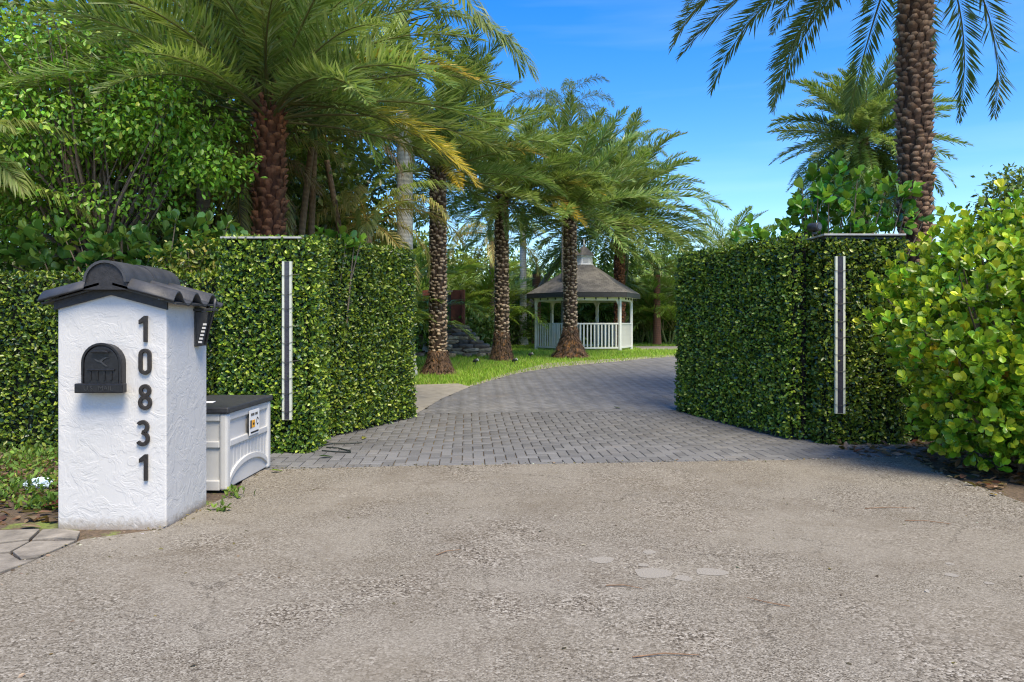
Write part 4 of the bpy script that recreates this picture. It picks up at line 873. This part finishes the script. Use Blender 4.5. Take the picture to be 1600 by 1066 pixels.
ringed_palm('royal palm with pale ringed trunk just behind the left gate leaf', -2.52, 17.3, 7.3, .205, 'coco', 16, 1.05, 82, -10)
ringed_palm('slender grey ringed palm trunk beside the gazebo roof', .50, 33.0, 5.2, .16, 'areca', 12, .8, 80, 0)
ringed_palm('tall feathery queen palm with drooping crown above the gazebo', 2.0, 28.0, 8.6, .13, 'queen', 16, .72, 80, -10, .4, (.22, .19, .15), 'queen_palm')
ringed_palm('upright queen palm topping the full date palm behind the gazebo', 5.4, 35.0, 8.6, .14, 'coco', 14, .70, 84, 5, .4, (.22, .19, .15), 'queen_palm')
ringed_palm('slanting grey palm trunk leaning behind the gazebo roof', .1, 33.5, 4.6, .13, 'areca', 9, .7, 70, -10, .3, (.24, .21, .17), 'leaning_palm', lean=(2.6, .5))
ringed_palm('young coconut palm with golden drooping fronds behind the left gate leaf', -3.0, 15.2, 3.2, .13, 'gold', 22, .66, 55, -25, .2, (.2, .15, .1), 'coconut_palm', mixk=('coco', .35))
ringed_palm('coconut palm with straw coloured fronds beside the rusty palm trunk', -4.9, 13.4, 3.9, .10, 'gold', 18, .66, 50, -30, .2, (.2, .15, .1), 'coconut_palm', mixk=('dead', .5))
ringed_palm('coconut palm with straw fronds behind the scaly lawn palm', -.8, 29.5, 4.3, .12, 'gold', 16, .75, 60, 0, .2, (.2, .15, .1), 'coconut_palm', mixk=('coco', .5))
cp = ringed_palm('coconut palm reaching pale green fronds over the fence end', -7.25, 9.35, 2.9, .12, 'coco', 11, .60, 70, 10, .2, (.2, .16, .11), 'coconut_palm')
for az, e, sc2 in ((-.75, 42, .62), (-.55, 52, .66), (-.95, 34, .58)): put_frond(cp, 'coco', (0, 0, 3.1), az, e, sc2)
ringed_palm('dark feather palm high in the canopy over the ficus', -5.2, 12.4, 5.2, .12, 'datedark', 26, .95, 70, -25, .2, (.16, .12, .08), 'feather_palm')
for x, y, h, ln, lab in ((-4.0, 13.2, 4.6, (.35, .2), 'thin brown palm stem leaning beside the rusty palm trunk'), (-3.75, 13.5, 4.8, (.05, .3), 'thin straight brown palm stem near the rusty palm trunk'), (-3.0, 14.4, 4.6, (-.7, .3), 'thin brown palm stem leaning towards the rusty palm trunk')):
    ringed_palm(lab, x, y, h, .065, 'areca', 8, .7, 70, -10, .3, (.22, .15, .09), 'slender_palm', lean=ln, mixk=('dead', .2))
ringed_palm('short red brown palm trunk standing left of the gazebo posts', 1.15, 34.5, 3.3, .22, 'areca', 12, .75, 75, 0, .2, (.22, .10, .05), 'stout_palm', base=1.1)
ringed_palm('thin red brown palm trunk right of the gazebo eave', 6.6, 33.5, 3.2, .17, 'areca', 14, .9, 75, -5, .2, (.20, .09, .06), 'stout_palm', base=1.3)

AREC = 'dark green areca palm clump in the garden behind the lawn'
def areca(x, y, n, fs, lab=AREC, kind='areca', h=.0, e_hi=86, e_lo=32):
    root = empty('areca_palm', (x, y, float(zg(y))), random.random()*6, lab, 'palm', 'areca palm clumps behind the lawn')
    b = MB(); tips = []
    for k in range(5):
        a = k*1.26+random.random(); p = (math.cos(a)*.25*fs, math.sin(a)*.25*fs, .55*fs); b.tube([(p[0]*.3, p[1]*.3, -.05), p], [.04, .03], 6, (.15, .17, .05)); tips.append(p)
    b.build('stem', M['bark'], root)
    for k in range(n): t = k/n; put_frond(root, kind, tips[k % 5], k*2.4+random.random()*.4, e_hi+(e_lo-e_hi)*t+random.uniform(-8, 8), fs*random.uniform(.8, 1.1), random.uniform(-.2, .2))
for px, y, n, fs in ((765, 30.5, 18, 1.15), (735, 30, 16, 1.2), (690, 29.5, 18, 1.2), (650, 28, 16, 1.2), (845, 36, 18, 1.1), (815, 37, 16, 1.3), (1000, 36, 16, 1.1), (1018, 35, 16, 1.1), (1045, 34, 16, 1.2), (1075, 36, 14, 1.3), (930, 37, 18, 1.2), (890, 38, 18, 1.3), (960, 38, 18, 1.3), (610, 22, 16, 1.1), (570, 19, 16, 1.0), (520, 17.5, 14, .95), (480, 18.5, 14, 1.1), (1110, 36, 12, 1.2)):
    lab = ('behind the fountain wall' if px < 745 and y > 27 else 'behind the left gate leaf' if px < 640 else 'between fountain and gazebo' if px < 830 else 'beyond the right edge of the gazebo' if px > 985 else 'directly behind the gazebo')
    areca((px-800)/FPX*y, y, n, fs, 'feathery green areca palm clump '+lab)

# ================================================================== BROADLEAF TREES AND SHRUBS
FIC = ((.15, .32, .028), (.22, .42, .035), (.085, .19, .02), (.36, .48, .06)); DRK = ((.085, .16, .032), (.12, .21, .04), (.18, .28, .05), (.05, .09, .025))
leaf_tree('ficus_tree', 'bright green ficus tree arching over the ivy fence', 'tree', (-5.6, 10.3, 0), [((-.7, -.35, 4.2), (1.6, .8, .85), 3), ((.95, -.45, 4.15), (1.1, .7, .55), 1.8), ((1.5, -.5, 3.55), (.6, .5, .35), .7), ((-.1, -.3, 3.1), (1.5, .6, .45), 1.4), ((-1.0, -.2, 5.3), (1.5, .8, .5), 1.0), ((.6, -.2, 5.0), (.7, .6, .4), .5), ((-1.6, 0, 2.7), (.9, .5, .5), .6)], 640, 20, (.14, .14, .09), .082, FIC, (4, 3, 3, 1.4), .055, mat='darkleaf', T=T_OVAL, droop=.7, nbr=80, aspect=.52, up=.8, shell=.2)
DT = 'tall dark evergreen tree in the thicket behind the ivy fence'
for x, y, rx, zc, rz_, n in ((-7.6, 13.2, 2.0, 4.4, 3.9, 420), (-10.2, 12.5, 2.0, 4.2, 3.8, 300), (-5.2, 15.5, 2.0, 4.6, 4.3, 420), (-8.2, 17.5, 2.8, 5.6, 5.4, 420), (-5.2, 20.5, 2.4, 5.0, 4.6, 380), (-12.5, 17, 2.8, 5.6, 5.0, 280)):
    leaf_tree('evergreen_tree', 'tall dark evergreen tree '+('close behind the ficus and fence' if y < 14 else 'behind the rusty trunked palm' if x > -6 else 'deep in the thicket behind the ficus'), 'tree', (x, y, float(zg(y))), [((0, 0, zc), (rx, 1.5, rz_), 1)], n, 34, (.30, .30, .26), .16, DRK, (4, 4, 2, 3), .13, 'dark trees behind the ivy fence', 'darkleaf', nbr=40, shell=.25)
BT = 'leafy background tree in the belt beyond the garden'
for px, y, rx, h in ((560, 30, 2.6, 6.0), (610, 34, 2.4, 5.6), (668, 33, 2.2, 4.9), (725, 35, 2.4, 4.6), (790, 39, 2.6, 4.6), (850, 41, 2.6, 4.2), (905, 42, 2.6, 4.6), (965, 41, 2.8, 5.2), (1025, 40, 2.8, 5.4), (1085, 42, 2.8, 5.0), (1140, 44, 2.6, 5.0), (1200, 46, 2.6, 5.2), (1260, 44, 3.2, 5.0)):
    leaf_tree('garden_tree', 'leafy green background tree '+('beyond the fountain' if px < 760 else 'beyond the gazebo' if px < 1050 else 'beyond the right gate leaf'), 'tree', ((px-800)/FPX*y, y, .5), [((0, 0, h*.52), (rx, 1.5, h*.48), 1)], 150, 34, (.34, .34, .3), .24, ((.15, .25, .05), (.19, .30, .06), (.25, .35, .08), (.09, .16, .04)), (4, 4, 2, 3), .15, 'trees in the background belt', 'darkleaf', nbr=14, shell=.3)
leaf_tree('small_tree', 'dark tree top showing above the yellow green bush', 'tree', (15.2, 22, .4), [((0, 0, 4.4), (1.2, 1.0, 1.3), 1)], 110, 30, (.2, .2, .2), .16, DRK, (4, 4, 2, 3), .1, mat='darkleaf')
SH = 'dark leafy understory shrub below the garden palms'
for px, y, r_, h in ((670, 31, 1.3, 1.9), (742, 27.5, .8, 1.6), (800, 33, 1.4, 1.5), (860, 37, 1.5, 1.8), (925, 36, 1.6, 1.8), (985, 37, 1.6, 1.7), (1020, 38, 1.5, 1.9), (1058, 37.5, 1.6, 1.9), (640, 24, 1.2, 2.0), (590, 20, 1.2, 2.2), (530, 16.5, 1.0, 2.2), (470, 15.5, 1.0, 2.3)):
    leaf_tree('understory_shrub', 'leafy dark green understory shrub '+('behind the left gate leaf' if px < 645 else 'near the fountain' if px < 780 else 'around the back of the gazebo'), 'shrub', ((px-800)/FPX*y, y, float(zg(y))), [((0, 0, h*.5), (r_, .8, h*.52), 1)], 100, 26, (.16, .16, .14), .16, ((.10, .18, .04), (.14, .24, .05), (.22, .32, .07)), (4, 3, 1.2), .04, 'shrubs under the garden palms', 'darkleaf', T=T_OVAL, nbr=8, shell=.3)
CLG = ((.15, .32, .03), (.22, .40, .04), (.32, .47, .05), (.09, .20, .03)); CLY = ((.52, .62, .04), (.43, .57, .04), (.32, .49, .035), (.20, .37, .03), (.56, .44, .03), (.40, .18, .03))
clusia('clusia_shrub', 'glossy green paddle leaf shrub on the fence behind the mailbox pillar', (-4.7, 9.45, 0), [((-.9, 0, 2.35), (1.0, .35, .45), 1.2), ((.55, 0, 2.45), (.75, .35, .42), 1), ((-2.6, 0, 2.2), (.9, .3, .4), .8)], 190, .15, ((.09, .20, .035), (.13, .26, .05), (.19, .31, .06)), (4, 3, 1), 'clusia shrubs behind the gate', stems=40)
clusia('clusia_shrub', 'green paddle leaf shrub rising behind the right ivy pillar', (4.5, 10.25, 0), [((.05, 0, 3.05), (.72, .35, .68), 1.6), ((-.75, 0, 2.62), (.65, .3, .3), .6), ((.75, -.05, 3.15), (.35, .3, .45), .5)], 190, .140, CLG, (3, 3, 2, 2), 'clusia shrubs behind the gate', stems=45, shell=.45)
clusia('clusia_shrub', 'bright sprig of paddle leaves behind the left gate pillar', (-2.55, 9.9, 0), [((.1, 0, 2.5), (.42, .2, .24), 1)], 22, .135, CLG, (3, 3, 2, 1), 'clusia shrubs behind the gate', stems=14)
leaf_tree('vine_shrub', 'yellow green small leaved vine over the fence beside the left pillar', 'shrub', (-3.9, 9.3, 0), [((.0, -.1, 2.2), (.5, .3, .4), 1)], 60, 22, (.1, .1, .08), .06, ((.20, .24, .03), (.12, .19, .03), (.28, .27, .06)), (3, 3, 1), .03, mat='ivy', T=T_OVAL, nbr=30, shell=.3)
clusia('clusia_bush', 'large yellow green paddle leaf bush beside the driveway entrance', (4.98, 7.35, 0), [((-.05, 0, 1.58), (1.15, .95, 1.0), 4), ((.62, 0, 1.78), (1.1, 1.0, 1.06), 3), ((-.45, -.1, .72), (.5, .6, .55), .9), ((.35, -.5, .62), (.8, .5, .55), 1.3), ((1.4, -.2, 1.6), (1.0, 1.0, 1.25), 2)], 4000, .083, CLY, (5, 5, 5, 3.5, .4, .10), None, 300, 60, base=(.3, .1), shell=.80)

# ================================================================== SMALL THINGS ON THE GROUND
x, y = G(61, 766); bag = empty('plastic_bag', (x, y, .01), .4, 'crumpled pale blue plastic bag on the weedy ground', 'plastic bag'); bm = bmesh.new(); bmesh.ops.create_icosphere(bm, subdivisions=4, radius=.5)
for v in bm.verts:
    p = v.co; a = math.atan2(p.y, p.x); f = 1+.16*math.sin(13*a+5*p.z)+.12*math.sin(7*a-9*p.z)+.07*math.sin(23*p.x+17*p.y); v.co = Vector((p.x*.20*f, p.y*.13*f, max(-.01, .045+p.z*.10*f)))
me = bpy.data.meshes.new('bag_film'); bm.to_mesh(me); bm.free(); me.materials.append(M['plastic_bag']); link('bag_film', me, bag)
def fallen(px, py, col, lab, s=.09, z=.02, rz=None):
    x, y = G(px, py); A = np.array([[math.cos(rz or random.random()*6), math.sin(rz or random.random()*6), .12]])
    o = link('fallen_leaf', leaves('fallen_leaf', T_OBO, np.array([[0, 0, 0.]]), A, np.array([[.2, .1, 1.]]), s, s*.6, np.array([col]), M['leaf'], True)); o.location = (x, y, float(zg(y))+z)
    md = o.modifiers.new('s', 'SOLIDIFY'); md.thickness = .002
    return tag(o, lab, 'leaf', 'fallen leaves on the driveway')
fallen(1547, 777, (.62, .46, .02), 'bright yellow fallen leaf on the asphalt near the bush', .085, .032)
fallen(443, 741, (.22, .30, .04), 'green fallen leaf on the asphalt next to the storage box', .12, .032)
fallen(521, 718, (.05, .13, .03), 'dark green fallen leaf on the pavers before the left gate leaf', .15, .03)
fallen(566, 690, (.25, .27, .05), 'olive fallen leaf on the pavers beside the left gate leaf', .12, .03)
fallen(970, 641, (.10, .14, .03), 'small green fallen leaf in the middle of the paver driveway', .14, .03)
fallen(66, 826, (.42, .32, .2), 'tan dry fallen leaf at the foot of the mailbox pillar', .15, .012)
fallen(62, 800, (.26, .09, .05), 'reddish brown curled fallen leaf on the weedy ground', .2, .04)
cb = MB()
for pts in (((510, 703), (528, 704), (548, 709)), ((500, 700), (520, 697), (545, 697), (566, 695)), ((503, 708), (525, 710), (548, 711))): cb.tube([(*G(a, c), .03) for a, c in pts], .007, 6)
tag(cb.build('dark_cable', M['wire'], None), 'loose dark green cable ends lying on the pavers by the left gate', 'cable')

n = 900; gp = np.c_[rng.uniform(-3.2, 5, n), rng.uniform(3, 8, n), np.zeros(n)]; gp = gp[inpoly(gp, apron_poly)]
ex = []
for p0, p1 in zip(apron_poly[2:], apron_poly[3:-1]):
    m_ = int(60*math.dist(p0, p1)); t_ = rng.random((m_, 1)); q = np.array(p0)*(1-t_)+np.array(p1)*t_+rng.normal(size=(m_, 2))*.06; ex.append(np.c_[q, np.zeros(m_)])
gp = np.r_[gp[:260], np.concatenate(ex)]; gp[:, 2] = .024; n = len(gp); sz = rng.uniform(.006, .022, n)
o = link('grit', leaves('grit', T_OVAL, gp, rnd_unit(n)*np.array([1, 1, .2]), rnd_unit(n)*.5+np.array([0, 0, 1.]), sz*1.6, sz, palette(n, ((.10, .075, .05), (.22, .17, .12), (.40, .37, .32), (.16, .13, .05)), (4, 3, 2, 2)), M['leaf'])); o['kind'] = 'stuff'
for px, py, ln, an in ((1040, 1035, .30, .1), (1200, 950, .22, 2.6), (975, 925, .20, -.2), (1390, 800, .4, .05), (1450, 822, .3, -.3), (700, 870, .18, .7)):
    x, y = G(px, py); b = MB(); b.tube([(-ln/2, 0, .030), (0, .015, .034), (ln/2, -.01, .030)], [.0035, .003, .002], 5, (.20, .12, .07)); o = b.build('dry_twig', M['bark'], None); o.location = (x, y, 0); o.rotation_euler = (0, 0, an); tag(o, 'thin dry brown twig lying on the worn asphalt', 'twig', 'dry twigs on the asphalt')
